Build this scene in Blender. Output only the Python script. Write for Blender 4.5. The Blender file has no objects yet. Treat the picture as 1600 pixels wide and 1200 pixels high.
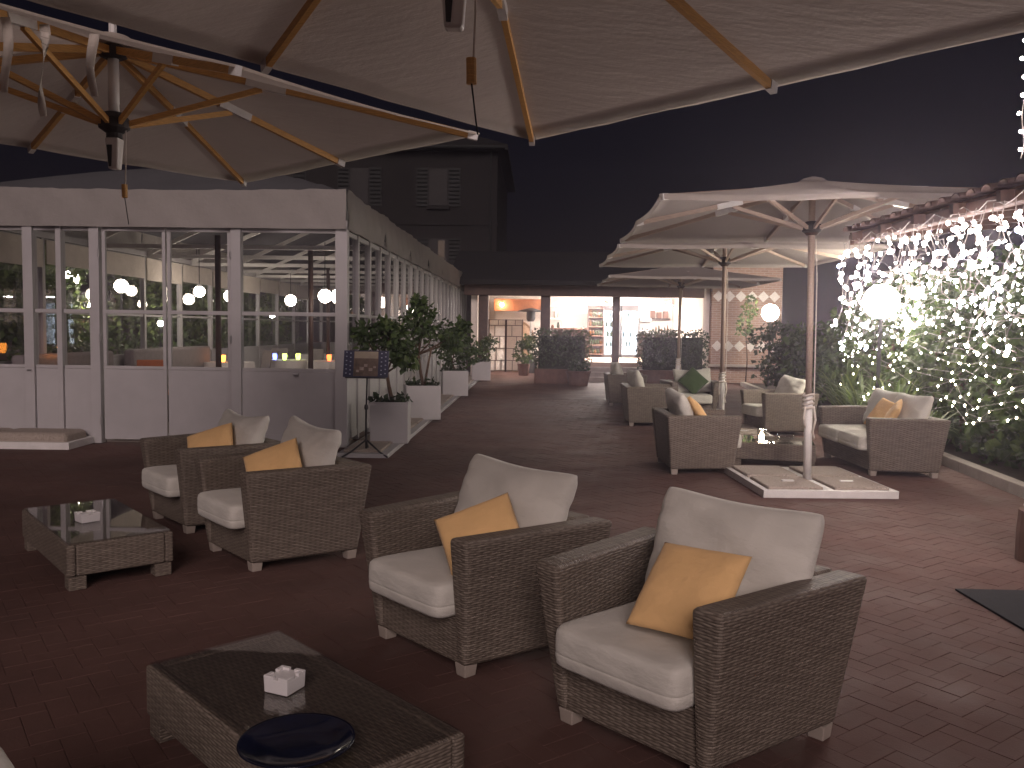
import bpy, bmesh, math, random
import numpy as np
from mathutils import Vector, Matrix
R = math.radians
random.seed(7)
sc = bpy.context.scene
COL = sc.collection

# ------------------------------------------------------------------ camera, sky, sun, exposure
yaw, pitch, roll = R(1.84), R(-3.72), 0.014
fwd0 = Vector((-math.sin(yaw), math.cos(yaw), 0)); r0 = Vector((math.cos(yaw), math.sin(yaw), 0)); up0 = Vector((0, 0, 1))
fwd = fwd0 * math.cos(pitch) + up0 * math.sin(pitch)
upv = up0 * math.cos(pitch) - fwd0 * math.sin(pitch)
cr = r0 * math.cos(roll) + upv * math.sin(roll)
cu = upv * math.cos(roll) - r0 * math.sin(roll)
cam = bpy.data.cameras.new("camera"); camo = bpy.data.objects.new("camera", cam); COL.objects.link(camo)
cam.sensor_width = 36; cam.sensor_fit = 'HORIZONTAL'; cam.lens = 36 * 1340 / 1600
cam.clip_start = .05; cam.clip_end = 400
m3 = Matrix((cr, cu, -fwd)).transposed()
camo.matrix_world = Matrix.Translation((0, 0, 1.6)) @ m3.to_4x4()
sc.camera = camo

SUN_EL, SUN_AZ = R(25), R(178)          # azimuth clockwise from +Y: low soft light from behind the camera
world = bpy.data.worlds.new("World"); sc.world = world; world.use_nodes = True
wn = world.node_tree.nodes; wl = world.node_tree.links
sky = wn.new('ShaderNodeTexSky'); sky.sky_type = 'NISHITA'; sky.sun_disc = False
sky.sun_elevation = SUN_EL; sky.sun_rotation = SUN_AZ; sky.air_density = 1.6; sky.dust_density = .3; sky.ozone_density = 3.0
bg = wn['Background']; bg.inputs['Strength'].default_value = .0008
tint = wn.new('ShaderNodeMix'); tint.data_type = 'RGBA'; tint.blend_type = 'MULTIPLY'; tint.inputs[0].default_value = 1
tint.inputs[7].default_value = (1.0, .68, 1.2, 1)          # the night sky is a purplish navy
wl.new(sky.outputs[0], tint.inputs[6]); wl.new(tint.outputs[2], bg.inputs['Color'])
sun = bpy.data.lights.new("sun", 'SUN'); sun.energy = 1.62; sun.angle = R(26); sun.color = (1, .81, .77)
suno = bpy.data.objects.new("sun", sun); COL.objects.link(suno)
sd = Vector((math.sin(SUN_AZ) * math.cos(SUN_EL), math.cos(SUN_AZ) * math.cos(SUN_EL), math.sin(SUN_EL)))
suno.rotation_euler = sd.to_track_quat('Z', 'Y').to_euler()
suno.location = sd * 50
vs = sc.view_settings
sc.display_settings.display_device = 'sRGB'
vs.view_transform = 'Standard'; vs.look = 'None'; vs.gamma = 1; vs.use_curve_mapping = False
vs.exposure = 0.0
sc.cycles.max_bounces = 10; sc.cycles.transparent_max_bounces = 24; sc.cycles.diffuse_bounces = 4
sc.cycles.sample_clamp_indirect = 4; sc.cycles.caustics_reflective = False; sc.cycles.caustics_refractive = False
sc.cycles.use_denoising = True; sc.cycles.volume_bounces = 0
BLOOM_HAZE = .004

# ------------------------------------------------------------------ materials
class NT:
    def __init__(s, name):
        s.m = bpy.data.materials.new(name); s.m.use_nodes = True
        s.t = s.m.node_tree; s.n = s.t.nodes; s.l = s.t.links
        s.b = s.n['Principled BSDF']; s.out = s.n['Material Output']
    def new(s, ty, **kw):
        n = s.n.new(ty)
        for k, v in kw.items(): setattr(n, k, v)
        return n
    def set(s, n, **kw):
        for k, v in kw.items():
            s.inp(n, k.replace('_', ' '), v)
    def inp(s, n, k, v):
        if isinstance(v, bpy.types.NodeSocket): s.l.new(v, n.inputs[k])
        else: n.inputs[k].default_value = v
    def math(s, op, a, b=0.0, c=None):
        n = s.new('ShaderNodeMath', operation=op); s.inp(n, 0, a); s.inp(n, 1, b)
        if c is not None: s.inp(n, 2, c)
        return n.outputs[0]
    def noise(s, scale, detail=3, vec=None, rough=.55):
        n = s.new('ShaderNodeTexNoise'); n.inputs['Scale'].default_value = scale; n.inputs['Detail'].default_value = detail; n.inputs['Roughness'].default_value = rough
        if vec is not None: s.l.new(vec, n.inputs['Vector'])
        return n.outputs[0]
    def coord(s, k='Object'):
        return s.new('ShaderNodeTexCoord').outputs[k]
    def scale(s, vec, sc3):
        n = s.new('ShaderNodeVectorMath', operation='MULTIPLY'); s.l.new(vec, n.inputs[0]); n.inputs[1].default_value = sc3
        return n.outputs[0]
    def ramp(s, f, stops):
        n = s.new('ShaderNodeValToRGB'); s.l.new(f, n.inputs[0]); e = n.color_ramp.elements
        while len(e) < len(stops): e.new(.5)
        for i, (p, c) in enumerate(stops): e[i].position = p; e[i].color = (*c, 1)
        return n.outputs[0]
    def mix(s, f, a, b, mode='MIX'):
        n = s.new('ShaderNodeMix', data_type='RGBA', blend_type=mode)
        s.inp(n, 0, f)
        for k, v in ((6, a), (7, b)):
            if isinstance(v, bpy.types.NodeSocket): s.l.new(v, n.inputs[k])
            else: n.inputs[k].default_value = (*v, 1)
        return n.outputs[2]
    def bump(s, h, strength=.5, dist=.01):
        n = s.new('ShaderNodeBump'); n.inputs['Strength'].default_value = strength; n.inputs['Distance'].default_value = dist
        s.l.new(h, n.inputs['Height']); s.l.new(n.outputs[0], s.b.inputs['Normal'])
    def base(s, c, rough=.8, metal=0.0, spec=None):
        if isinstance(c, bpy.types.NodeSocket): s.l.new(c, s.b.inputs['Base Color'])
        else: s.b.inputs['Base Color'].default_value = (*c, 1)
        if isinstance(rough, bpy.types.NodeSocket): s.l.new(rough, s.b.inputs['Roughness'])
        else: s.b.inputs['Roughness'].default_value = rough
        s.b.inputs['Metallic'].default_value = metal
        if spec is not None: s.b.inputs['Specular IOR Level'].default_value = spec
        return s

M = {}
def vary(name, c, amp=.25, scale=6, rough=.8, bump=.15, bdist=.005, bscale=60, metal=0, spec=None):
    t = NT(name); co = t.coord()
    lo = tuple(x * (1 - amp) for x in c); hi = tuple(min(1, x * (1 + amp)) for x in c)
    t.base(t.ramp(t.noise(scale, 5, co), [(.3, lo), (.7, hi)]), rough, metal, spec)
    if bump: t.bump(t.noise(bscale, 3, co), bump, bdist)
    M[name] = t.m
    return t
def emit(name, c, s):
    t = NT(name); t.b.inputs['Base Color'].default_value = (.05, .05, .05, 1)
    t.b.inputs['Emission Color'].default_value = (*c, 1); t.b.inputs['Emission Strength'].default_value = s
    M[name] = t.m

vary('white_paint', (.40, .385, .39), .06, 3, .55, .1, .003, 40)
vary('white_metal', (.68, .66, .64), .08, 8, .4, .05)
vary('black_metal', (.02, .02, .022), .3, 8, .45, .05)
vary('black_plastic', (.016, .014, .016), .2, 8, .5, .05)
vary('steel', (.5, .5, .5), .1, 10, .3, .0, metal=1)
vary('hub', (.025, .02, .022), .3, 10, .6, .1)
vary('rope', (.62, .56, .5), .15, 40, .9, .3, .003, 120)
vary('ceramic', (.74, .72, .72), .03, 5, .25, 0)
vary('dish_blue', (.007, .009, .024), .4, 14, .12, .02)
vary('concrete', (.33, .29, .26), .2, 3, .95, .3, .01, 50)
vary('earth', (.03, .02, .014), .4, 6, 1, .5, .02, 20)
vary('joint', (.10, .058, .05), .3, 5, 1, .4, .004, 40)
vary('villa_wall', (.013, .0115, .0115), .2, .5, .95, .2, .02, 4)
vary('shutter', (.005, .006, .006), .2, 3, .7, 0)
vary('plaster', (.74, .66, .60), .06, 1.5, .9, .1, .004, 20)
vary('dark_wood', (.045, .02, .013), .4, 6, .6, .2, .004, 30)
vary('board_wood', (.16, .08, .05), .3, 5, .7, .2, .004, 30)
vary('red_wood', (.3, .11, .05), .3, 4, .6, .2, .004, 30)
vary('bar_floor', (.38, .26, .2), .15, 3, .35, .05)
vary('pale_floor', (.36, .31, .28), .12, 2, .5, .05)
vary('terracotta', (.11, .055, .04), .25, 8, .9, .25, .005, 40)
vary('roof_clay', (.07, .042, .036), .3, 8, .9, .25, .005, 40)
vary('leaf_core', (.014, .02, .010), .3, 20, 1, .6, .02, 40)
vary('wood_foot', (.34, .29, .25), .1, 10, .7, .05)
vary('paper', (.78, .72, .66), .05, 6, .8, .05)
vary('rattan', (.34, .22, .14), .25, 30, .8, .4, .004, 120)
vary('tablecloth', (.74, .7, .7), .05, 4, .85, .1)
vary('seat_orange', (.5, .17, .07), .15, 6, .8, .1)
vary('grey_fabric', (.25, .22, .22), .1, 12, .95, .2, .003, 150)
vary('bark', (.085, .05, .03), .35, 12, .95, .6, .01, 40)
vary('roof_dark', (.008, .007, .008), .3, 2, .9, .3, .02, 12)
vary('soot', (.03, .028, .028), .2, 4, .8, .05)
vary('cable', (.20, .18, .17), .05, 10, .5, 0)
vary('navy_print', (.018, .022, .07), .2, 4, .5, 0)
vary('star_print', (.42, .46, .6), .1, 4, .6, 0)
vary('photo_cream', (.36, .30, .22), .12, 12, .5, 0)
vary('photo_brown', (.13, .085, .06), .4, 18, .5, 0)
vary('photo_food', (.38, .3, .26), .35, 30, .5, 0)
vary('mat_black', (.012, .012, .016), .2, 40, 1, .5, .004, 200)
vary('bottle', (.03, .045, .02), .4, 8, .15, 0)
vary('bottle_amber', (.12, .05, .015), .4, 8, .15, 0)
vary('label_pale', (.6, .55, .45), .1, 8, .7, 0)
vary('tile_white', (.66, .62, .58), .06, 8, .5, .05)
vary('stucco_column', (.6, .53, .5), .08, 5, .85, .2, .005, 40)
vary('flower', (.55, .5, .45), .2, 8, .8, 0)

def fabric(name, c, weave=420, amp=.08):
    t = NT(name); co = t.coord()
    n1 = t.noise(5, 4, co); f = t.noise(weave, 2, co)
    lo = tuple(x * (1 - amp) for x in c); hi = tuple(min(1, x * (1 + amp)) for x in c)
    t.base(t.mix(t.math('MULTIPLY', f, .25), t.ramp(n1, [(.3, lo), (.7, hi)]), tuple(x * .8 for x in c)), .95, 0, .2)
    t.b.inputs['Sheen Weight'].default_value = .15
    h = t.math('ADD', t.math('MULTIPLY', f, .25), t.math('MULTIPLY', t.noise(14, 4, co), 1.0))
    cz = t.noise(3.5, 5, t.scale(co, (1, 1, 2.4)), .6)
    h = t.math('ADD', h, t.math('MULTIPLY', t.math('ABSOLUTE', t.math('SUBTRACT', cz, .5)), 3.0))
    t.bump(h, .42, .014)
    M[name] = t.m
fabric('cushion', (.64, .62, .56))
fabric('pillow_yellow', (.86, .55, .25))
fabric('pillow_green', (.05, .085, .03))
fabric('blind_cream', (.6, .54, .48))

def canvas(name, c, trans=.35):
    t = NT(name); co = t.coord()
    w = t.noise(700, 2, co); big = t.noise(1.1, 5, co, .6); fine = t.noise(3.2, 5, t.scale(co, (1, 3.2, 1)), .65)
    col = t.mix(t.math('MULTIPLY', w, .22), t.ramp(big, [(.3, tuple(x * .86 for x in c)), (.7, c)]), tuple(x * .72 for x in c))
    t.base(col, .95, 0, .15)
    h = t.math('ADD', t.math('MULTIPLY', fine, 1.0), t.math('MULTIPLY', t.noise(26, 3, co), .12))
    t.bump(h, .38, .05)
    tr = t.new('ShaderNodeBsdfTranslucent'); t.l.new(col, tr.inputs[0])
    mx = t.new('ShaderNodeMixShader'); mx.inputs[0].default_value = trans
    t.l.new(t.b.outputs[0], mx.inputs[1]); t.l.new(tr.outputs[0], mx.inputs[2]); t.l.new(mx.outputs[0], t.out.inputs[0])
    M[name] = t.m
canvas('canvas', (.70, .62, .55), .45)
canvas('canvas_sun_dimmed', (.46, .41, .38), .4)  # darker copy of the canvas, its colour offsetting the strong sun there
canvas('pavilion_fabric', (.44, .41, .39), .3)
canvas('roof_fabric_shaded', (.13, .13, .14), .1)  # same cloth as the valance, with shade put into its colour

def wood(name, c, rough=.55):
    t = NT(name); co = t.coord('UV')
    g = t.noise(14, 5, t.scale(co, (1, 14, 1)), .6)
    t.base(t.ramp(g, [(.25, tuple(x * .6 for x in c)), (.55, c), (.8, tuple(min(1, x * 1.25) for x in c))]), rough)
    t.bump(g, .2, .003); M[name] = t.m
wood('rib_wood', (.62, .34, .10))
wood('pole_wood', (.42, .32, .26))

def wicker():
    t = NT('wicker'); uv = t.coord('UV'); sep = t.new('ShaderNodeSeparateXYZ'); t.l.new(uv, sep.inputs[0])
    u, v = sep.outputs[0], sep.outputs[1]
    wob = t.math('MULTIPLY', t.math('SUBTRACT', t.noise(9, 3, uv), .5), .012)
    vv = t.math('DIVIDE', t.math('ADD', v, wob), .0112)
    row = t.math('FLOOR', vv); fr = t.math('SUBTRACT', t.math('FRACT', vv), .5)
    prof = t.math('SQRT', t.math('MAXIMUM', t.math('SUBTRACT', 1, t.math('MULTIPLY', t.math('MULTIPLY', fr, fr), 4.0)), 0))
    uu = t.math('DIVIDE', t.math('ADD', u, t.math('MULTIPLY', wob, .8)), .036)
    ph = t.math('MULTIPLY', t.math('ADD', uu, row), math.pi)
    wave = t.math('MULTIPLY', t.math('ADD', t.math('SINE', ph), 1), .5)
    h = t.math('MULTIPLY', prof, t.math('ADD', t.math('MULTIPLY', wave, .75), .25))
    comb = t.new('ShaderNodeCombineXYZ'); t.l.new(t.math('MULTIPLY', u, 7), comb.inputs[0]); t.l.new(t.math('MULTIPLY', row, 3.7), comb.inputs[1])
    n = t.noise(1.0, 3, comb.outputs[0], .7)
    col = t.ramp(n, [(.25, (.13, .103, .084)), (.5, (.195, .16, .13)), (.75, (.275, .232, .19))])
    gap_shade = t.mix(t.math('SMOOTH_MIN', t.math('MULTIPLY', h, 2.2), 1.0, .2), (.05, .038, .03), col)  # shade between the strands painted into the colour
    t.base(gap_shade, .62, 0, .35)
    t.bump(h, .65, .008); M['wicker'] = t.m
wicker()

def paver():
    t = NT('paver'); geo = t.new('ShaderNodeNewGeometry'); oi = t.new('ShaderNodeObjectInfo'); co = t.new('ShaderNodeNewGeometry').outputs['Position']
    rnd = t.math('FRACT', t.math('ADD', geo.outputs['Random Per Island'], oi.outputs['Random']))
    c1 = t.ramp(rnd, [(0, (.122, .067, .058)), (.45, (.125, .069, .060)), (.8, (.129, .072, .062)), (1, (.123, .070, .061))])
    st = t.ramp(t.noise(.8, 6, co, .65), [(.3, (.62, .6, .6)), (.65, (1.05, 1, 1))])
    c2 = t.mix(1.0, c1, st, 'MULTIPLY')
    c3 = t.mix(t.math('MULTIPLY', t.noise(55, 4, co, .7), .45), c2, (.10, .062, .05))
    t.base(c3, t.ramp(t.noise(2.2, 4, co), [(.3, (.68, .68, .68)), (.7, (.92, .92, .92))]), 0, .2)
    t.bump(t.math('ADD', t.noise(90, 3, co), t.math('MULTIPLY', t.noise(14, 3, co), 1.2)), .35, .004); M['paver'] = t.m
    t = NT('terrace_far'); co = t.new('ShaderNodeNewGeometry').outputs['Position']
    br = t.new('ShaderNodeTexBrick'); t.l.new(t.scale(co, (1, 1, 1)), br.inputs['Vector'])
    br.inputs['Scale'].default_value = 1; br.inputs['Brick Width'].default_value = .25; br.inputs['Row Height'].default_value = .125; br.inputs['Mortar Size'].default_value = .006
    br.inputs['Color1'].default_value = (.118, .064, .052, 1); br.inputs['Color2'].default_value = (.112, .061, .049, 1); br.inputs['Mortar'].default_value = (.08, .05, .04, 1)
    st = t.ramp(t.noise(.8, 6, co, .65), [(.3, (.62, .6, .6)), (.65, (1.05, 1, 1))])
    t.base(t.mix(1.0, br.outputs[0], st, 'MULTIPLY'), t.ramp(t.noise(2.2, 4, co), [(.3, (.62, .62, .62)), (.7, (.9, .9, .9))]), 0, .2)
    t.bump(t.noise(20, 3, co), .3, .01); M['terrace_far'] = t.m
paver()

def granite():
    t = NT('granite'); co = t.coord(); v = t.new('ShaderNodeTexVoronoi'); v.inputs['Scale'].default_value = 85; t.l.new(co, v.inputs['Vector'])
    t.base(t.mix(t.math('MULTIPLY', t.noise(6, 3, co), .4), t.ramp(v.outputs['Distance'], [(.1, (.52, .45, .39)), (.6, (.33, .28, .24)), (.9, (.2, .17, .14))]), (.2, .16, .13)), .95)
    t.bump(v.outputs['Distance'], -.6, .006); M['granite'] = t.m
granite()

def brickwall():
    t = NT('brickwork'); co = t.coord('UV')
    br = t.new('ShaderNodeTexBrick'); t.l.new(co, br.inputs['Vector'])
    br.inputs['Scale'].default_value = 1; br.inputs['Brick Width'].default_value = .24; br.inputs['Row Height'].default_value = .07; br.inputs['Mortar Size'].default_value = .012
    br.inputs['Color1'].default_value = (.36, .22, .16, 1); br.inputs['Color2'].default_value = (.25, .15, .11, 1); br.inputs['Mortar'].default_value = (.4, .33, .28, 1)
    t.base(t.mix(t.math('MULTIPLY', t.noise(3, 4, co), .4), br.outputs[0], (.3, .2, .16)), .9)
    t.bump(br.outputs['Fac'], -.6, .012); M['brickwork'] = t.m
brickwall()

def glass(name, tint=(1, 1, 1), rough=.01, k=1.0):
    t = NT(name); tr = t.new('ShaderNodeBsdfTransparent'); tr.inputs[0].default_value = (*tint, 1)
    gl = t.new('ShaderNodeBsdfGlossy'); gl.inputs['Roughness'].default_value = rough
    fr = t.new('ShaderNodeFresnel'); t.l.new(t.math('SUBTRACT', 1.5, t.math('MULTIPLY', t.new('ShaderNodeNewGeometry').outputs['Backfacing'], .8333)), fr.inputs['IOR'])
    bn = t.new('ShaderNodeBump'); bn.inputs['Strength'].default_value = .03; bn.inputs['Distance'].default_value = .02
    t.l.new(t.noise(1.3, 2, t.coord()), bn.inputs['Height']); t.l.new(bn.outputs[0], gl.inputs['Normal'])
    mx = t.new('ShaderNodeMixShader'); t.l.new(t.math('MINIMUM', t.math('MULTIPLY', fr.outputs[0], k), 1.0), mx.inputs[0]); t.l.new(tr.outputs[0], mx.inputs[1]); t.l.new(gl.outputs[0], mx.inputs[2])
    t.l.new(mx.outputs[0], t.out.inputs[0]); M[name] = t.m
glass('glass', (.94, .94, .95), .01, 1.0)
glass('table_glass', (.94, .93, .92), .015, 1.2)
glass('jar_glass', (.8, .8, .8), .02, 1.3)

def leafmat(name, c, trans=.3, rough=.5):
    t = NT(name); geo = t.new('ShaderNodeNewGeometry')
    col = t.ramp(geo.outputs['Random Per Island'], [(0, tuple(x * .55 for x in c)), (.6, c), (1, (c[0] * 1.7, c[1] * 1.45, c[2] * 1.2))])
    t.base(col, rough, 0, .4)
    tr = t.new('ShaderNodeBsdfTranslucent'); t.l.new(col, tr.inputs[0])
    mx = t.new('ShaderNodeMixShader'); mx.inputs[0].default_value = trans
    t.l.new(t.b.outputs[0], mx.inputs[1]); t.l.new(tr.outputs[0], mx.inputs[2]); t.l.new(mx.outputs[0], t.out.inputs[0]); M[name] = t.m
leafmat('leaf', (.055, .095, .03))
leafmat('leaf_dark', (.03, .052, .02))
leafmat('leaf_light', (.10, .15, .05), .4)

BULB = 95.0
emit('bulb', (1.0, .86, .80), BULB)
emit('bulb_warm', (1.0, .86, .62), BULB * .8)
emit('bulb_blue', (.55, .62, 1.0), BULB)
emit('globe_bright', (1.0, .90, .74), 95)
emit('globe_garden_added', (1.0, .90, .74), 240)
emit('globe_warm', (1.0, .86, .70), 40)
emit('candle_orange', (1.0, .32, .04), 9)
emit('candle_blue', (.15, .2, .9), 8)
emit('candle_green', (.55, .7, .12), 8)
emit('candle_red', (.9, .14, .03), 7)
emit('flame', (1.0, .78, .5), 26)
emit('fridge_light', (.78, .9, 1.0), 5)
emit('lamp_in', (1.0, .89, .80), 560)
emit('lit_curtain', (1.0, .5, .16), .035)
emit('wall_lamp', (1.0, .70, .42), 170)

# ------------------------------------------------------------------ mesh helpers
class MB:
    def __init__(s): s.v = []; s.f = []
    def add(s, vs, fs):
        k = len(s.v); s.v += [tuple(p) for p in vs]; s.f += [tuple(i + k for i in f) for f in fs]; return s
    def hexa(s, b, t):
        return s.add(list(b) + list(t), [(3, 2, 1, 0), (4, 5, 6, 7), (0, 1, 5, 4), (1, 2, 6, 5), (2, 3, 7, 6), (3, 0, 4, 7)])
    def box(s, x0, x1, y0, y1, z0, z1):
        return s.hexa([(x0, y0, z0), (x1, y0, z0), (x1, y1, z0), (x0, y1, z0)], [(x0, y0, z1), (x1, y0, z1), (x1, y1, z1), (x0, y1, z1)])
    def cbox(s, c, d, rz=0, rx=0):
        m = Matrix.Translation(c) @ Matrix.Rotation(rz, 4, 'Z') @ Matrix.Rotation(rx, 4, 'X')
        a, b, h = d[0] / 2, d[1] / 2, d[2] / 2
        P = [m @ Vector(p) for p in ((-a, -b, -h), (a, -b, -h), (a, b, -h), (-a, b, -h), (-a, -b, h), (a, -b, h), (a, b, h), (-a, b, h))]
        return s.hexa(P[:4], P[4:])
    def bar(s, p, q, w, h):
        p, q = Vector(p), Vector(q); d = (q - p).normalized()
        sx = d.cross(Vector((0, 0, 1)))
        if sx.length < 1e-4: sx = Vector((1, 0, 0))
        sx.normalize(); sz = sx.cross(d).normalized()
        a, b = sx * w / 2, sz * h / 2
        return s.hexa([p - a - b, p + a - b, p + a + b, p - a + b], [q - a - b, q + a - b, q + a + b, q - a + b])
    def tube(s, pts, r, n=8):
        pts = [Vector(p) for p in pts]; rs = r if isinstance(r, (list, tuple)) else [r] * len(pts)
        vs = []; fs = []; N = len(pts)
        prev = None
        for i, p in enumerate(pts):
            d = (pts[min(i + 1, N - 1)] - pts[max(i - 1, 0)])
            d = d.normalized() if d.length > 1e-9 else Vector((0, 0, 1))
            if prev is None:
                a = d.cross(Vector((0, 0, 1)))
                if a.length < .05: a = d.cross(Vector((1, 0, 0)))
            else: a = prev - d * prev.dot(d)
            a.normalize(); b = d.cross(a); prev = a
            for k in range(n):
                an = 2 * math.pi * k / n
                vs.append(p + (a * math.cos(an) + b * math.sin(an)) * rs[i])
        for i in range(N - 1):
            for k in range(n):
                k2 = (k + 1) % n
                fs.append((i * n + k, i * n + k2, (i + 1) * n + k2, (i + 1) * n + k))
        if n > 2:
            fs.append(tuple(range(n - 1, -1, -1))); fs.append(tuple((N - 1) * n + k for k in range(n)))
        return s.add(vs, fs)
    def lathe(s, c, prof, n=20):
        c = Vector(c); vs = []; fs = []
        for r, z in prof:
            for k in range(n):
                a = 2 * math.pi * k / n; vs.append((c.x + r * math.cos(a), c.y + r * math.sin(a), c.z + z))
        for i in range(len(prof) - 1):
            for k in range(n):
                k2 = (k + 1) % n; fs.append((i * n + k, i * n + k2, (i + 1) * n + k2, (i + 1) * n + k))
        fs.append(tuple(range(n - 1, -1, -1))); fs.append(tuple((len(prof) - 1) * n + k for k in range(n)))
        return s.add(vs, fs)
    def sphere(s, c, r, n=12, m=8):
        return s.lathe(c, [(max(r * math.sin(math.pi * i / m), 1e-4), -r * math.cos(math.pi * i / m)) for i in range(m + 1)], n)
    def octa(s, c, r, h=None):
        h = h or r; x, y, z = c
        return s.add([(x + r, y, z), (x, y + r, z), (x - r, y, z), (x, y - r, z), (x, y, z + h), (x, y, z - h)],
                     [(0, 1, 4), (1, 2, 4), (2, 3, 4), (3, 0, 4), (1, 0, 5), (2, 1, 5), (3, 2, 5), (0, 3, 5)])
    def mesh(s, name, mat, smooth=False, bevel=0, off=None, segs=2, uv=True):
        me = bpy.data.meshes.new(name)
        vs = s.v if off is None else [(x - off[0], y - off[1], z - off[2]) for x, y, z in s.v]
        me.from_pydata(vs, [], s.f)
        if bevel or smooth:
            bm = bmesh.new(); bm.from_mesh(me)
            if bevel:
                ed = [e for e in bm.edges if len(e.link_faces) == 2 and e.calc_face_angle(0) > .5]
                bmesh.ops.bevel(bm, geom=ed, offset=bevel, segments=segs, affect='EDGES', profile=.5)
            if smooth:
                for f in bm.faces: f.smooth = True
            bm.to_mesh(me); bm.free()
        if uv: boxuv(me)
        me.materials.append(M[mat]); me.update()
        return me
    def build(s, name, mat, parent=None, smooth=False, bevel=0, segs=2, uv=True):
        off = tuple(parent['_o']) if parent is not None and '_o' in parent else None
        o = bpy.data.objects.new(name, s.mesh(name, mat, smooth, bevel, off, segs, uv)); COL.objects.link(o)
        if parent is not None:
            o.parent = parent
            if off is not None: o['_o'] = off
        return o

def boxuv(me):
    n = len(me.loops)
    if n == 0: return
    co = np.empty(len(me.vertices) * 3, 'f'); me.vertices.foreach_get('co', co); co = co.reshape(-1, 3)
    li = np.empty(n, 'i'); me.loops.foreach_get('vertex_index', li)
    pn = np.empty(len(me.polygons) * 3, 'f'); me.polygons.foreach_get('normal', pn); pn = np.abs(pn.reshape(-1, 3))
    lt = np.empty(len(me.polygons), 'i'); me.polygons.foreach_get('loop_total', lt)
    ax = np.repeat(np.argmax(pn * np.array([1, 1, 1.02]), 1), lt)
    p = co[li]; uv = np.empty((n, 2), 'f')
    uv[:, 0] = np.where(ax == 0, p[:, 1], p[:, 0]); uv[:, 1] = np.where(ax == 2, p[:, 1], p[:, 2])
    l = me.uv_layers.new(name='UVMap'); l.data.foreach_set('uv', uv.ravel())

def tag(o, label=None, cat=None, group=None, kind=None):
    if label: o['label'] = label
    if cat: o['category'] = cat
    if group: o['group'] = group
    if kind: o['kind'] = kind
    return o
def thing(name, label, cat, loc=(0, 0, 0), rz=0, group=None, world=False):
    o = bpy.data.objects.new(name, None); COL.objects.link(o); o.location = loc; o.rotation_euler = (0, 0, rz)
    if world: o['_o'] = tuple(float(x) for x in loc)
    return tag(o, label, cat, group)
def dup(root, loc, rz, label=None, group=None):
    r = root.copy(); COL.objects.link(r); r.location = loc; r.rotation_euler = (root.rotation_euler[0], root.rotation_euler[1], rz)
    tag(r, label, None, group)
    def rec(src, dst):
        for ch in src.children:
            c = ch.copy(); COL.objects.link(c); c.parent = dst; rec(ch, c)
    rec(root, r); return r
def inst(me, name, loc, parent=None, rz=0, scale=1):
    o = bpy.data.objects.new(name, me); COL.objects.link(o)
    if parent is not None:
        o.parent = parent
        if '_o' in parent: loc = [loc[i] - parent['_o'][i] for i in range(3)]
    o.location = loc; o.rotation_euler[2] = rz; o.scale = (scale,) * 3; return o

# ------------------------------------------------------------------ even scattering volume added to imitate lens bloom round the lights
hm = bpy.data.materials.new('bloom_haze'); hm.use_nodes = True; hn = hm.node_tree; hn.nodes.remove(hn.nodes['Principled BSDF'])
pv = hn.nodes.new('ShaderNodeVolumePrincipled'); pv.inputs['Color'].default_value = (.88, .80, 1.0, 1); pv.inputs['Density'].default_value = BLOOM_HAZE; pv.inputs['Anisotropy'].default_value = .78
hn.links.new(pv.outputs[0], hn.nodes['Material Output'].inputs['Volume']); M['bloom_haze'] = hm
tag(MB().box(-46, 46, -36, 68, -1.5, 14).build('bloom_haze', 'bloom_haze', uv=False), kind='stuff')

# ------------------------------------------------------------------ ground
g = MB().box(-44, 44, -34, 66, -.4, -.006).build('ground', 'joint'); tag(g, kind='structure')
FB = 19.5
ft = MB().box(-20, 20, FB, 45, -.3, -.003).build('far_terrace', 'terrace_far'); tag(ft, kind='structure')
tag(MB().box(-20, -8.0, 1.0, FB, -.2, -.003).build('side_terrace', 'terrace_far'), kind='structure')
def project(x, y, z=0):
    v = Vector((x, y, z - 1.6)); d = v.dot(fwd)
    if d < .1: return None
    return 800 + 1340 * v.dot(cr) / d, 600 - 1340 * v.dot(cu) / d
W = .10
def brick_into(mb, cx, cy, ax, dz, tx, ty):
    g_ = .0016; a, b = (2 * W - g_) / 2, (W - g_) / 2; c = .002
    ex = Vector((math.cos(ax), math.sin(ax), 0)); ey = Vector((-ex.y, ex.x, 0)); P = Vector((cx, cy, 0))
    def q(u, v, z): return P + ex * u + ey * v + Vector((0, 0, z + dz + tx * u + ty * v))
    bt = [q(-a, -b, -.02), q(a, -b, -.02), q(a, b, -.02), q(-a, b, -.02)]
    md = [q(-a, -b, -.0012), q(a, -b, -.0012), q(a, b, -.0012), q(-a, b, -.0012)]
    tp = [q(-a + c, -b + c, 0), q(a - c, -b + c, 0), q(a - c, b - c, 0), q(-a + c, b - c, 0)]
    mb.add(bt + md + tp, [(i, (i + 1) % 4, (i + 1) % 4 + 4, i + 4) for i in range(4)] + [(i + 4, (i + 1) % 4 + 4, (i + 1) % 4 + 8, i + 8) for i in range(4)] + [(8, 9, 10, 11)])
bricks = []
th = R(38); ct, st_ = math.cos(th), math.sin(th)
for i in range(-200, 330):
    for j in range(-200, 320):
        k = (i - j) % 4
        if k == 0: u, v, a = (i + 1) * W, (j + .5) * W, 0.0
        elif k == 3: u, v, a = (i + .5) * W, (j + 1) * W, math.pi / 2
        else: continue
        x, y = u * ct - v * st_, u * st_ + v * ct
        if 1.2 < y < FB - .1 and (-3.2 < x < 6.2 or (-7.9 < x <= -3.2 and y < 11.0)): bricks.append((x, y, a + th))
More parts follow.
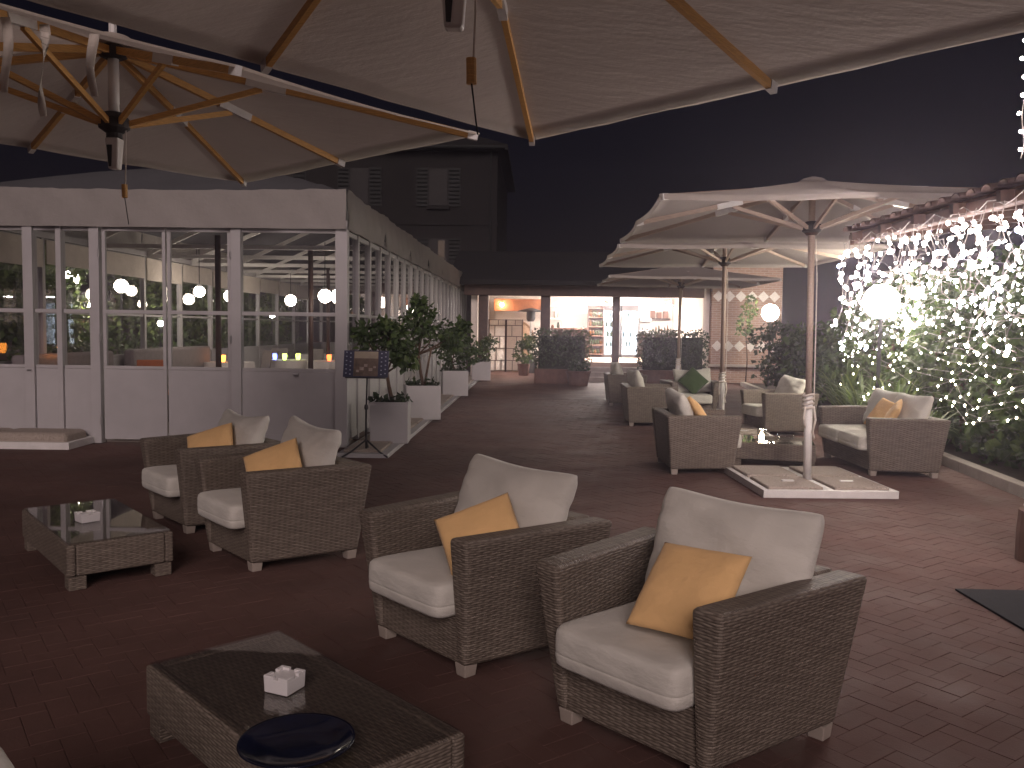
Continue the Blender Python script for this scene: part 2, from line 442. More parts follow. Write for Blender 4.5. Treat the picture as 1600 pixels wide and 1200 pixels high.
def hidden(x, y):
    for cx, cy, hx, hy in ((.6, 3.4, .5, .5), (-.3, 4.3, .45, .45), (-.87, 2.95, .3, .3)):
        if abs((x - cx) * .7 + (y - cy) * .7) < hx and abs((x - cx) * .7 - (y - cy) * .7) < hy + .2: return True
    return False
seen = []
for b in bricks:
    p = project(b[0], b[1])
    if p and -20 < p[0] < 1620 and p[1] < 1215 and not hidden(b[0], b[1]): seen.append((b[0] ** 2 + b[1] ** 2, b))
seen.sort(); near = set(b for _, b in seen[:298])
bm_ = [MB(), MB(), MB()]
for k_, (tx, ty) in enumerate(((.003, .002), (-.003, .003), (.002, -.004))): brick_into(bm_[k_], 0, 0, 0, 0, tx, ty)
bme = [m_.mesh('paver', 'paver') for m_ in bm_]
rest = MB()
for b in bricks:
    dz = random.uniform(-.0015, .0012)
    if b in near: inst(random.choice(bme), 'paver', (b[0], b[1], dz), g, b[2] + random.choice((0, math.pi)))
    else: brick_into(rest, b[0], b[1], b[2], dz, random.uniform(-.003, .003), random.uniform(-.003, .003))
tag(rest.build('paver', 'paver', g), kind='stuff')

# ------------------------------------------------------------------ glazed pavilion
XL, XR, Y0, Y1 = -7.6, -2.60, 11.2, 29.6
ZP, ZR, ZT, ZV = .985, 1.745, 2.86, 3.35
pav = thing('glass_pavilion', 'long white glazed pavilion with cream fabric roof and valance beside the path', 'pavilion', (-5, 20, 0), 0, None, True)
def wp(x0, x1, y0, y1, z0, z1, name, mat='white_paint', bevel=.004, par=pav):
    return MB().box(x0, x1, y0, y1, z0, z1).build(name, mat, par, bevel=bevel)
wp(XL + .1, XR - .1, Y0 + .1, Y1 - .1, -.003, .03, 'floor', 'pale_floor', 0)
def bay_x(x0, x1, y, split=None, door=False):
    par = pav
    if door: par = wp(x0 + .006, x1 - .006, y - .02, y + .02, .05, ZP, 'door', par=pav)
    else:
        wp(x0, x1, y - .02, y + .02, .06, ZP, 'panel'); wp(x0 + .003, x1 - .003, y - .03, y - .021, .065, .15, 'kick_rail')
    for z0, z1 in ((ZP + .003, ZP + .045), (ZR - .025, ZR + .025), (ZT - .06, ZT)):
        wp(x0 + .004, x1 - .004, y - .025, y + .025, z0, z1, 'rail', par=par)
    MB().box(x0, x1, y - .004, y + .004, ZP + .045, ZR - .025).build('pane', 'glass', par)
    MB().box(x0, x1, y - .004, y + .004, ZR + .025, ZT - .06).build('pane', 'glass', par)
    if door:
        for xx in (x0 + .006, x1 - .05): wp(xx, xx + .044, y - .024, y + .024, ZP + .046, ZT - .062, 'stile', par=par)
def bay_y(x, y0, y1, panes=True):
    wp(x - .02, x + .02, y0, y1, .06, ZP, 'panel')
    if x > -5: wp(x + .021, x + .03, y0 + .003, y1 - .003, .065, .15, 'kick_rail')
    for z0, z1 in ((ZP + .003, ZP + .045), (ZR - .02, ZR + .02), (ZT - .06, ZT)):
        wp(x - .024, x + .024, y0 + .003, y1 - .003, z0, z1, 'rail')
    MB().box(x - .004, x + .004, y0, y1, ZP + .045, ZR - .02).build('pane', 'glass', pav)
    MB().box(x - .004, x + .004, y0, y1, ZR + .02, ZT - .06).build('pane', 'glass', pav)
fx = [(XL, .10), (-6.76, .13), (-6.346, .07), (-5.87, .13), (-3.99, .13), (XR, .16)]
for x, w in fx: wp(x - w / 2, x + w / 2, Y0 - .06, Y0 + .06, 0, ZT + .003, 'post')
for a, b in ((0, 1), (1, 2), (2, 3), (4, 5)):
    bay_x(fx[a][0] + fx[a][1] / 2 + .002, fx[b][0] - fx[b][1] / 2 - .002, Y0)
bay_x(-5.79, -4.932, Y0 + .01, door=True); bay_x(-4.922, -4.065, Y0 + .01, door=True)
for x in (-6.76, -3.2): 
    MB().cbox((x, Y0 - .05, ZP - .03), (.07, .03, .025)).build('handle', 'steel', pav, bevel=.004)
for x in (-5.80, -4.055):
    for z in (.3, 1.4, 2.5): MB().tube([(x, Y0 - .068, z - .05), (x, Y0 - .068, z + .05)], .011, 8).build('hinge', 'steel', pav)
NB = 22; step = (Y1 - Y0) / NB
for x in (XR, XL):
    for k in range(NB):
        ya, yb = Y0 + k * step, Y0 + (k + 1) * step
        if x == XL:
            if k % 2: continue
            yb = ya + 2 * step
        if k: wp(x - .045, x + .045, ya - .04, ya + .04, 0, ZT + .003, 'post')
        bay_y(x, ya + (.04 if k else .08) + .002, yb - .042)
for k in range(7):
    xa = XL + (XR - XL) * k / 6
    wp(xa - .05, xa + .05, Y1 - .05, Y1 + .05, 0, ZT + .003, 'post')
    if k < 6: bay_x(xa + .052, XL + (XR - XL) * (k + 1) / 6 - .052, Y1)
# head beams, valance pieces with scalloped wind-blown tops, fabric roof with rafters
wp(XL - .08, XR + .08, Y0 - .07, Y0 + .07, ZT + .004, ZT + .1, 'beam'); wp(XL, XR, Y1 - .07, Y1 + .07, ZT + .004, ZT + .1, 'beam')
for x in (XL, XR): wp(x - .07, x + .07, Y0 + .075, Y1 - .075, ZT + .004, ZT + .1, 'beam')
def valance(p, q, nx, ny, seed):
    rr = random.Random(seed); p, q = Vector(p), Vector(q); L = (q - p).length; n = max(6, int(L / .12)); mb = MB(); nz = 6; vs = []
    nrm = Vector((nx, ny, 0)); ph = rr.random() * 6
    for layer in (0, 1):
        for i in range(n + 1):
            t = i / n
            for k in range(nz + 1):
                z = ZT - .012 + (ZV - ZT + .02) * k / nz
                if k == nz: z += .03 * math.sin(t * math.pi) * (-1) + rr.uniform(-.008, .008)
                wv = .018 * math.sin(t * L * 5 + ph) * (1 - k / nz) + .012 * math.sin(t * L * 11 + k) 
                pt = p.lerp(q, t) + nrm * (.10 + wv - layer * .012); vs.append((pt.x, pt.y, z))
    A = (n + 1) * (nz + 1); fs = []
    for i in range(n):
        for k in range(nz):
            a = i * (nz + 1) + k; b = a + nz + 1
            fs.append((a, b, b + 1, a + 1)); fs.append((A + a, A + a + 1, A + b + 1, A + b))
    mb.add(vs, fs); return mb.build('valance', 'pavilion_fabric', pav, smooth=True)
valance((XL - .1, Y0, 0), (XR + .07, Y0, 0), 0, -1, 1)
ys = [Y0 - .07 + (Y1 - Y0 + .1) * k / 7 for k in range(8)]
for k in range(7):
    valance((XR, ys[k] + .01, 0), (XR, ys[k + 1] - .01, 0), 1, 0, 10 + k); valance((XL, ys[k] + .01, 0), (XL, ys[k + 1] - .01, 0), -1, 0, 30 + k)
XM = (XL + XR) / 2; ZA = 4.2
mb = MB(); nyr = 46; nxr = 12; vs_ = []
for j in range(nyr + 1):
    y = Y0 - .08 + (Y1 - Y0 + .16) * j / nyr
    for i in range(nxr + 1):
        x = XL - .08 + (XR - XL + .16) * i / nxr
        d = min(1 - abs(x - XM) / ((XR - XL) / 2 + .08), min(y - Y0 + .08, Y1 + .08 - y) / 2.6)
        vs_.append((x, y, ZV - .02 + (ZA - ZV) * max(0, d) ** .9 + .03 * math.sin(y * 2.7) * d))
mb.add(vs_, [(j * (nxr + 1) + i, j * (nxr + 1) + i + 1, (j + 1) * (nxr + 1) + i + 1, (j + 1) * (nxr + 1) + i) for j in range(nyr) for i in range(nxr)])
mb.build('roof', 'roof_fabric_shaded', pav, smooth=True)
for k in range(7):
    y = Y0 + 3 + k * 2.1
    mb = MB(); mb.bar((XL + .05, y, ZT + .06), (XM, y, ZA - .16), .05, .08); mb.bar((XR - .05, y, ZT + .06), (XM, y, ZA - .16), .05, .08); mb.bar((XL + .05, y, ZT + .02), (XR - .05, y, ZT + .02), .05, .07)
    mb.build('rafter', 'white_metal', pav)
for k in range(0, 22, 2):   # rolled cream blinds on the far long wall
    y = Y0 + k * step
    wp(XL + .05, XL + .07, y + .05, y + 2 * step - .05, 2.42 + .03 * (k % 3), ZT - .02, 'blind', 'blind_cream', 0)
for x, y in ((-4.04, 15.0), (-5.116, 13.5), (-5.1, 20.5), (-4.6, 25)):
    MB().tube([(x, y, .03), (x, y, 3.0)], .045, 10).build('pole', 'dark_wood', pav, smooth=True)
# plinth with pebble slabs along the side wall
pl = MB().box(-2.46, -1.83, 10.3, 29.6, -.05, .05).build('plinth', 'white_paint', bevel=.006); tag(pl, kind='structure')
for k in range(24):
    y = 10.4 + k * .8
    MB().box(-2.40, -1.93, y, y + .68, .045, .085).build('slab', 'granite', pl, bevel=.02)

# ------------------------------------------------------------------ pavilion interior
def globe_pendant(x, y, z, r, label, mat='globe_warm', hang=3.15):
    t = thing('globe_lamp', label, 'lamp', (x, y, z), 0, 'white globe lamps', True)
    MB().sphere((x, y, z), r, 16, 10).build('globe', mat, t, smooth=True)
    MB().tube([(x, y, z + r - .01), (x, y, hang)], .008, 6).build('cord', 'black_metal', t)
    MB().lathe((x, y, z + r - .015), [(.05, 0), (.05, .04), (.02, .06)], 10).build('cap', 'steel', t)
for x, y, z, r, lb in (
                       (-6.9, 17.2, 2.25, .11, 'small globe lamp just right of the brightest one in the left door glass'),
                       (-6.2, 17.0, 2.16, .12, 'globe lamp beside the brown post in the right pavilion door glass'),
                       (-6.3, 21.5, 2.22, .14, 'globe lamp low in the middle of the front window right of the doors'),
                       (-4.04, 16.0, 2.15, .125, 'globe lamp right of the brown post in the front window'),
                       (-3.45, 14.6, 2.1, .13, 'globe lamp just behind the pavilion corner post'),
                       (-3.6, 19.5, 2.15, .12, 'globe lamp behind the side glazing above the first potted tree'),
                       (-3.7, 24.5, 2.15, .13, 'farthest globe lamp inside the side glazing of the pavilion')):
    globe_pendant(x, y, z, r, lb)
def dining_table(x, y, label):
    t = thing('dining_table', label, 'table', (x, y, .03), 0, 'white clothed dining tables', True)
    pr = [(.56, .0)] ; n = 40; mb = MB(); vs = []
    for j in range(6):
        for k in range(n):
            a = 2 * math.pi * k / n; rr = .55 + (.02 + .05 * j / 5) * math.sin(a * 9 + x) * (j / 5) + .06 * j / 5
            vs.append((x + rr * math.cos(a), y + rr * math.sin(a), .77 - .62 * j / 5))
    fs = [(j * n + k, (j + 1) * n + k, (j + 1) * n + (k + 1) % n, j * n + (k + 1) % n) for j in range(5) for k in range(n)] + [tuple(range(n))]
    mb.add(vs, fs).build('tablecloth', 'tablecloth', t, smooth=False)
    MB().lathe((x, y, .03), [(.25, 0), (.25, .03), (.04, .06), (.04, .72)], 12).build('pedestal', 'black_metal', t)
def dining_chair(x, y, rz, label, mat):
    t = thing('dining_chair', label, 'chair', (x, y, .03), rz, 'dining chairs inside the pavilion')
    MB().box(-.21, .21, -.21, .21, .43, .48).build('seat', mat, t, bevel=.015)
    MB().hexa([(-.2, .19, .5), (.2, .19, .5), (.2, .22, .5), (-.2, .22, .5)], [(-.21, .27, .98), (.21, .27, .98), (.21, .3, .98), (-.21, .3, .98)]).build('backrest', mat, t, bevel=.012)
    for a in (-.18, .18):
        for b in (-.18, .18): MB().box(a - .018, a + .018, b - .018, b + .018, 0, .428).build('leg', 'dark_wood', t)
dining_table(-6.1, 20.4, 'clothed table with blue and green candle glasses seen through the front window')
dining_table(-6.9, 18.8, 'clothed table with an orange candle behind the right pavilion door')
dining_table(-4.95, 20.2, 'clothed table with a red candle behind the pavilion corner')
dining_table(-6.5, 24.6, 'clothed table deepest inside the pavilion')
dining_table(-3.6, 22.5, 'clothed table behind the side glazing of the pavilion')
for x, y, rz, lb, mt in ((-6.45, 13.9, .6, 'orange chair behind the left pavilion door', 'seat_orange'), (-6.05, 13.7, -.3, 'orange chair behind the left edge of the right pavilion door', 'seat_orange'),
                         (-6.5, 19.5, 2.4, 'grey chair at the orange candle table in the pavilion', 'grey_fabric'), (-6.5, 21.2, 3.4, 'grey chair behind the blue candle table', 'grey_fabric'),
                         (-5.7, 21.2, 2.9, 'grey chair behind the right of the blue candle table', 'grey_fabric'), (-4.9, 21.1, 3.1, 'grey chair behind the red candle table', 'grey_fabric'),
                         (-4.1, 20.2, 1.6, 'grey chair at the red candle table nearest the side glazing', 'grey_fabric')):
    dining_chair(x, y, math.pi + rz, lb, mt)
for x, y, L, lb in ((-7.2, 13.2, 2.6, 'grey bench back along the far glazing at the left of the pavilion'), (-7.2, 17.0, 3.6, 'grey bench along the far glazing deeper inside the pavilion')):
    t = thing('bench', lb, 'bench', (x, y, .03), 0, None, True)
    MB().box(x - .25, x + .3, y - L / 2, y + L / 2, .03, .46).build('seat', 'grey_fabric', t, bevel=.03)
    MB().box(x - .3, x - .1, y - L / 2, y + L / 2, .465, 1.12).build('backrest', 'grey_fabric', t, bevel=.05)
for x, y, mt, lb, z in ((-6.3, 20.2, 'candle_blue', 'glowing blue candle glass on a pavilion table', .77), (-6.05, 20.15, 'candle_green', 'glowing green candle glass beside the blue one', .77),
                     (-5.8, 20.4, 'candle_green', 'paler green candle glass right of the other green one', .77), (-4.95, 20.0, 'candle_red', 'glowing red candle glass behind the corner post', .77),
                     (-6.95, 18.6, 'candle_orange', 'glowing orange candle glass in the right pavilion door', .77), (-7.15, 12.6, 'candle_orange', 'orange candle glass on the bench back at far left', 1.12)):
    t = thing('candle_glass', lb, 'candle', (x, y, z), 0, 'coloured candle glasses', True)
    MB().lathe((x, y, z + .004), [(.035, 0), (.045, .02), (.058, .1), (.05, .15)], 12).build('jar', mt, t, smooth=True)
    MB().lathe((x, y, z), [(.06, 0), (.06, .004)], 12).build('saucer', 'steel', t)
for k, (x, y) in enumerate(((-6.4, 20.1), (-6.15, 19.95), (-5.9, 20.0), (-5.75, 20.2))):
    t = thing('wine_glass', 'clear wine glass on the table with blue and green candles', 'glass', (x, y, .77), 0, 'wine glasses', True)
    MB().lathe((x, y, .77), [(.035, 0), (.006, .01), (.006, .09), (.03, .12), (.04, .17), (.033, .22)], 12).build('bowl', 'jar_glass', t, smooth=True)

# ------------------------------------------------------------------ foliage helpers
def leaf_cloud(mb, c, rad, n, size, rng, shell=.5, up=.2, flat=.35):
    vs = []; fs = []
    for i in range(n):
        d = rng.normal(size=3); d /= np.linalg.norm(d)
        r = shell + (1 - shell) * rng.random() ** .6
        p = np.array(c) + d * np.array(rad) * r
        s = size * rng.uniform(.6, 1.35)
        a = rng.normal(size=3) + np.array([0, 0, -.3]); a /= np.linalg.norm(a)
        b = np.cross(a, d * .8 + rng.normal(size=3) * .7 + np.array([0, 0, up])); b /= max(np.linalg.norm(b), 1e-5)
        w = np.cross(a, b) * s * .12
        k = len(vs)
        vs += [tuple(p), tuple(p + a * s * .5 + b * s * flat + w), tuple(p + a * s), tuple(p + a * s * .5 - b * s * flat + w)]
        fs += [(k, k + 1, k + 2), (k, k + 2, k + 3)]
    mb.add(vs, fs)
def clumps(mb, cs, n, size, seed, **kw):
    rng = np.random.default_rng(seed)
    for (c, r) in cs: leaf_cloud(mb, c, r, n, size, rng, **kw)
def strap_plant(name, label, x, y, h, n, seed, mat='leaf_light', group=None, w=.035):
    rr = random.Random(seed); t = thing(name, label, 'plant', (x, y, 0), 0, group, True)
    mb = MB()
    for i in range(n):
        a = rr.uniform(0, 2 * math.pi); L = h * rr.uniform(.7, 1.25); dx, dy = math.cos(a), math.sin(a); sx, sy = -dy, dx; out = rr.uniform(.25, .75)
        vs = []; S = 6
        for k in range(S + 1):
            tt = k / S; rad = L * out * tt; z = L * (tt * 1.25 - tt * tt * (.35 + .75 * out)); ww = w * (1 - tt) ** .6 * (.4 + 1.2 * min(1, tt * 3)) 
            for sg in (-1, 1): vs.append((x + dx * rad + sx * ww * sg / 2, y + dy * rad + sy * ww * sg / 2, max(.02, z + .03) + abs(sg) * .004))
        mb.add(vs, [(2 * k, 2 * k + 1, 2 * k + 3, 2 * k + 2) for k in range(S)])
    mb.build('leaves', mat, t, uv=False)
    MB().lathe((x, y, -.02), [(.1, 0), (.08, .06), (.03, .1)], 8).build('crown_base', 'earth', t)
    return t

# ------------------------------------------------------------------ garden beyond the pavilion's far wall
def round_tree(name, label, x, y, ztr, cs, n, size, seed, mat='leaf', trunk=.07, group=None, cat='tree', z0=0):
    t = thing(name, label, cat, (x, y, z0), 0, group, True); rr = random.Random(seed)
    mb = MB(); mb.tube([(x, y, z0 - .02), (x + .03, y - .02, z0 + (ztr - z0) * .5), (x - .02, y + .02, ztr)], [trunk, trunk * .8, trunk * .6], 8)
    for (c, r) in cs[:6]:
        mb.tube([(x - .02, y + .02, ztr * .98), ((x + c[0]) / 2, (y + c[1]) / 2, (ztr + c[2]) / 2 + .05), c], [trunk * .5, trunk * .35, trunk * .12], 6)
    mb.build('trunk', 'bark', t, smooth=True)
    mb = MB(); clumps(mb, cs, n, size, seed); mb.build('crown', mat, t, uv=False)
    return t
for i, (x, y, h, lb) in enumerate(((-9.2, 13.5, 3.0, 'lit garden tree seen through the leftmost pavilion window'), (-9.6, 16.5, 3.2, 'bright pale leaved garden tree lit from below beyond the pavilion'),
                                 (-9.4, 20.5, 3.0, 'garden tree beyond the pavilion behind the left door glass'), (-9.8, 24.5, 3.3, 'garden tree beyond the pavilion behind the right door glass'), (-9.5, 29, 3.1, 'farthest garden tree beyond the pavilion'))):
    rr = random.Random(i)
    cs = [((x + rr.uniform(-.8, .8), y + rr.uniform(-1, 1), h * rr.uniform(.45, .9)), (.8, .9, .7)) for _ in range(7)]
    round_tree('garden_tree', lb, x, y, 1.2, cs, 380, .15, 60 + i, 'leaf_light', .08, 'trees in the garden beyond the pavilion')
tag(MB().box(-8.9, -8.5, 9, 31, -.02, .0).build('garden_bed', 'earth'), kind='structure')
for i, (x, y, z, r, lb) in enumerate(((-9.3, 16.8, 2.48, .16, 'brightest garden globe lamp behind the leftmost front window of the pavilion'), (-8.7, 17.6, 2.36, .14, 'garden globe lamp seen through the top of the left pavilion door'), (-8.6, 16.2, 1.9, .13, 'small globe lamp added to light the pale tree beyond the pavilion'), (-8.6, 19.2, 1.6, .12, 'low small globe lamp added to light the leaves beyond the pavilion doors'), (-8.5, 22.6, 1.9, .13, 'small globe lamp added to light the leaves beyond the middle of the pavilion'), (-8.5, 27.0, 1.9, .14, 'small globe lamp added to light the leaves beyond the far end of the pavilion'))):
    t = thing('garden_lamp', lb, 'lamp', (x, y, 0), 0, 'globe lamps on posts in the garden', True)
    r *= .55 if i > 1 else 1; MB().sphere((x, y, z), r, 14, 9).build('globe', 'globe_garden_added' if i > 1 else 'globe_warm', t, smooth=True)  # all but the first two: small strong globes added to light the foliage
    MB().tube([(x, y, -.02), (x, y, z - r + .01)], .025, 8).build('post', 'black_metal', t)
hd = thing('garden_hedge', 'dark clipped hedge behind the pavilion beyond its far glazing', 'hedge', (-8.3, 20, 0), 0, None, True)
mb = MB(); clumps(mb, [((-8.25 - .1 * (k % 2), 10.8 + k * .62, .75), (.3, .55, .7)) for k in range(30)], 130, .11, 5); mb.build('foliage', 'leaf', hd, uv=False)

# ------------------------------------------------------------------ dark villa behind
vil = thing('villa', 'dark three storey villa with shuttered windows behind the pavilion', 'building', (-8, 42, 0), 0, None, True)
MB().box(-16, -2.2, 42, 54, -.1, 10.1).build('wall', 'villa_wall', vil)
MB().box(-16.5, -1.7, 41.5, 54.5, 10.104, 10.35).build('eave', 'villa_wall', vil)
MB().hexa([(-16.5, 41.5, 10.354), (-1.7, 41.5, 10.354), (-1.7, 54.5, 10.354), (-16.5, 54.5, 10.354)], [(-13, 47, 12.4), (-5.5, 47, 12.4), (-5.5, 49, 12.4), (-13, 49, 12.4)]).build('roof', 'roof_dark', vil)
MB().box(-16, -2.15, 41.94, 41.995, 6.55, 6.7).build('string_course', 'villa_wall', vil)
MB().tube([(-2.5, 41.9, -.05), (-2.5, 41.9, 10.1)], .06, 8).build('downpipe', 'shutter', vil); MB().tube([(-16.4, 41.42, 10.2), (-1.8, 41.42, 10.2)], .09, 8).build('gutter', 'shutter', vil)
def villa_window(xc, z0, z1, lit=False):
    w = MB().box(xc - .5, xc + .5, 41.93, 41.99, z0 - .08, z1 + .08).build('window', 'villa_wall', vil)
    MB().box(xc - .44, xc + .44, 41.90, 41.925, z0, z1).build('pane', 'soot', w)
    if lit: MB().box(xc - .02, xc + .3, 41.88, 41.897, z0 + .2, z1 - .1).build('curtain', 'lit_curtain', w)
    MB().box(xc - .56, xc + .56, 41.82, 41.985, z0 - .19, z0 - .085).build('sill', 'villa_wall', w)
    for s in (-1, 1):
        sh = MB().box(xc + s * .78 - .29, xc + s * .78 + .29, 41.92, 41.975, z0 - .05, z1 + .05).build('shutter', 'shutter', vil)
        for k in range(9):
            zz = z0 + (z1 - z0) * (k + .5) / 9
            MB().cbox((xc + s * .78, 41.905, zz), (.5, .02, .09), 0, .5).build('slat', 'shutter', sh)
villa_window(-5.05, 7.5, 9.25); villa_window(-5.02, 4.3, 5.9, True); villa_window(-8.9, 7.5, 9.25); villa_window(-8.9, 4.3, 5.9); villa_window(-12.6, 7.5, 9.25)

# ------------------------------------------------------------------ bar building
ZF, ZC = .57, 2.60
bar = thing('bar_building', 'low bar building open at the front with a raised lit floor', 'building', (2, 30, 0), 0, None, True)
def bp(x0, x1, y0, y1, z0, z1, name, mat, bevel=0): return MB().box(x0, x1, y0, y1, z0, z1).build(name, mat, bar, bevel=bevel)
bp(.12, 5.06, 27, 33.6, -.02, ZF, 'floor', 'bar_floor')
bp(-2.0, 5.1, 33.6, 33.8, -.02, 2.948, 'wall', 'plaster')
bp(-2.2, -2.0, 27.2, 33.8, -.02, 2.948, 'wall', 'plaster'); bp(5.1, 5.3, 27.2, 33.8, -.02, 2.948, 'wall', 'plaster')
bp(-1.98, 5.08, 27.3, 33.58, 2.88, 2.945, 'ceiling', 'plaster')
bp(-2.4, 5.06, 26.85, 27.1, 2.62, 2.95, 'fascia', 'dark_wood', .01)
bp(-1.75, .1, 32.3, 32.4, 2.25, 2.7, 'lintel', 'red_wood', .01)
bp(-1.75, .1, 33.35, 33.55, .0, 2.25, 'wall', 'plaster')
bp(.0, .3, 26.95, 27.25, -.02, 2.62, 'pillar', 'dark_wood', .01)
bp(-1.95, -1.65, 26.95, 27.25, -.02, 2.62, 'pillar', 'dark_wood', .01)
bp(2.28, 2.5, 27.3, 27.5, ZF + .003, 2.875, 'post', 'dark_wood', .01)
mb = MB().hexa([(-2.9, 26.5, 2.953), (5.6, 26.5, 2.953), (5.6, 34.4, 2.953), (-2.9, 34.4, 2.953)], [(-2.9, 26.5, 3.08), (5.6, 26.5, 3.08), (5.6, 30.5, 4.3), (-2.9, 30.5, 4.3)]).build('roof', 'roof_dark', bar)
for k in range(3): bp(1.45, 4.9 , 26.98 - .32 * (k + 1), 26.98 - .32 * k - .003, -.02, ZF - .14 * (k + 1), 'step', 'concrete', .01)
# brick pier with two bands of white diamonds
pier = thing('brick_pier', 'square brick tower wall with two bands of white diamond tiles', 'wall', (6.3, 27.5, 0), 0, None, True)
MB().box(5.32, 7.46, 26.9, 28.4, -.02, 4.6).build('wall', 'brickwork', pier)
for z in (2.68, 1.14):
    for k in range(6):
        x = 5.5 + k * .345; a = .17
        MB().add([(x - a, 26.88, z), (x, 26.88, z - a), (x + a, 26.88, z), (x, 26.88, z + a), (x - a, 26.905, z), (x, 26.905, z - a), (x + a, 26.905, z), (x, 26.905, z + a)],
                 [(0, 1, 2, 3), (0, 4, 5, 1), (1, 5, 6, 2), (2, 6, 7, 3), (3, 7, 4, 0)]).build('diamond_tile', 'tile_white', pier)
MB().box(5.15, 7.6, 26.7, 26.895, .5, .58).build('ledge', 'concrete', pier, bevel=.01)
# fridges
for x0, x1, lb in ((2.35, 2.95, 'lit glass door fridge left of the brighter fridge, partly behind the wooden post'), (3.0, 3.62, 'brightest lit glass door fridge right of the wooden post')):
    t = thing('fridge', lb, 'fridge', ((x0 + x1) / 2, 32.2, ZF), 0, 'lit drinks fridges in the bar', True)
    MB().box(x0, x1, 31.95, 32.6, ZF + .003, ZF + .1).build('base', 'soot', t); MB().box(x0, x1, 31.95, 32.6, 2.3, 2.5).build('header', 'soot', t)
    MB().box(x0, x0 + .04, 31.95, 32.6, ZF + .103, 2.297).build('side', 'steel', t); MB().box(x1 - .04, x1, 31.95, 32.6, ZF + .103, 2.297).build('side', 'steel', t)
    MB().box(x0 + .042, x1 - .042, 32.5, 32.55, ZF + .103, 2.297).build('light_panel', 'fridge_light', t)
    for k in range(4):
        zz = ZF + .4 + k * .36
        MB().box(x0 + .05, x1 - .05, 32.05, 32.48, zz, zz + .015).build('shelf', 'steel', t)
    MB().box(x0 + .042, x1 - .042, 31.96, 31.97, ZF + .103, 2.297).build('door', 'glass', t)
    rr = random.Random(int(x0 * 10)); mb = MB()
    for k in range(4):
        for j in range(6 if x0 < 2.9 else 2):
            xx = x0 + .1 + rr.random() * (x1 - x0 - .2); zz = ZF + .417 + k * .36
            mb.lathe((xx, 32.2, zz), [(.03, 0), (.03, .14), (.012, .18), (.012, .22)], 8)
    mb.build('bottles', 'bottle', t)
# bottle shelf, cabinet, counter, coffee machine, lamps
t = thing('bottle_shelf', 'tall dark shelf filled with bottles left of the fridges', 'shelf', (2.05, 32, ZF), 0, None, True)
for x in (1.76, 2.31): MB().box(x, x + .03, 31.9, 32.3, ZF + .003, 2.5).build('side', 'dark_wood', t)
MB().box(1.79, 2.31, 32.27, 32.3, ZF + .003, 2.5).build('backboard', 'dark_wood', t)
for k in range(6): MB().box(1.792, 2.308, 31.92, 32.265, ZF + .1 + k * .34, ZF + .125 + k * .34).build('shelf', 'board_wood', t)
rr = random.Random(3)
for k in range(5):
    for j in range(5):
        x = 1.86 + j * .1 + rr.uniform(-.01, .01); z = ZF + .127 + k * .34; h = rr.uniform(.8, 1.1)
        b = MB().lathe((x, 32.05, z), [(.035, 0), (.035, .15 * h), (.012, .2 * h), (.012, .26 * h)], 8).build('bottle', rr.choice(('bottle', 'bottle_amber', 'bottle')), None, smooth=True)
        tag(b, 'bottle standing on the tall dark shelf left of the fridges', 'bottle', 'bottles on the tall dark bar shelf')
t = thing('display_cabinet', 'white framed glass display cabinet at the left of the bar', 'cabinet', (.57, 32, ZF), 0, None, True)
for x in (.28, .82): 
    for y in (31.8, 32.2): MB().box(x, x + .04, y, y + .04, ZF + .003, 2.5).build('frame', 'white_metal', t)
for k in range(4): MB().box(.285, .855, 31.805, 32.235, ZF + .5 + k * .45, ZF + .53 + k * .45).build('shelf', 'white_metal', t)
MB().box(.325, .815, 31.815, 31.825, ZF + .1, 2.48).build('pane', 'glass', t)
for x, z, h, mt, lb in ((.45, 1.553, .2, 'bottle_amber', 'amber jar low in the white display cabinet'), (.66, 1.553, .3, 'bottle', 'dark jar low in the white display cabinet'), (.55, 2.003, .25, 'label_pale', 'pale jar on the upper cabinet shelf')):
    tag(MB().lathe((x, 32.02, z), [(.05, 0), (.06, h * .6), (.03, h)], 10).build('jar', mt, None, smooth=True), lb, 'jar')
t = thing('bar_counter', 'dark bar counter with a worktop behind the hedge planters', 'counter', (1.2, 31, ZF), 0, None, True)
MB().box(.4, 1.7, 30.8, 31.3, ZF + .003, 1.58).build('body', 'dark_wood', t, bevel=.01); MB().box(.36, 1.73, 30.75, 31.35, 1.583, 1.64).build('worktop', 'board_wood', t, bevel=.008)
t = thing('back_counter', 'counter with cups and coffee machine at the right of the bar', 'counter', (4.4, 32.8, ZF), 0, None, True)
MB().box(3.7, 5.0, 32.4, 33.0, ZF + .003, 1.45).build('body', 'dark_wood', t, bevel=.01); MB().box(3.67, 5.03, 32.35, 33.05, 1.453, 1.5).build('worktop', 'steel', t, bevel=.008)
t = thing('coffee_machine', 'chrome espresso machine on the right bar counter', 'machine', (4.0, 32.6, 1.5), 0, None, True)
MB().box(3.75, 4.15, 32.5, 32.85, 1.503, 1.6).build('base', 'steel', t, bevel=.01); MB().box(3.75, 4.15, 32.62, 32.85, 1.603, 1.9).build('body', 'steel', t, bevel=.01); MB().box(3.72, 4.18, 32.45, 32.85, 1.903, 2.05).build('top', 'steel', t, bevel=.02)
for k in range(3): MB().lathe((3.83 + k * .12, 32.6, 2.052), [(.03, 0), (.04, .08)], 10).build('cup', 'ceramic', t)
t = thing('wall_shelf', 'dark wall shelf with boxes above the right bar counter', 'shelf', (4.55, 33.5, 2.05), 0, None, True)
MB().box(4.25, 5.0, 33.35, 33.597, 2.02, 2.06).build('board', 'dark_wood', t)
for k, (x, h) in enumerate(((4.33, .3), (4.58, .24), (4.83, .28))): MB().box(x - .09, x + .09, 33.38, 33.57, 2.063, 2.06 + h).build('box', 'board_wood', t, bevel=.01)
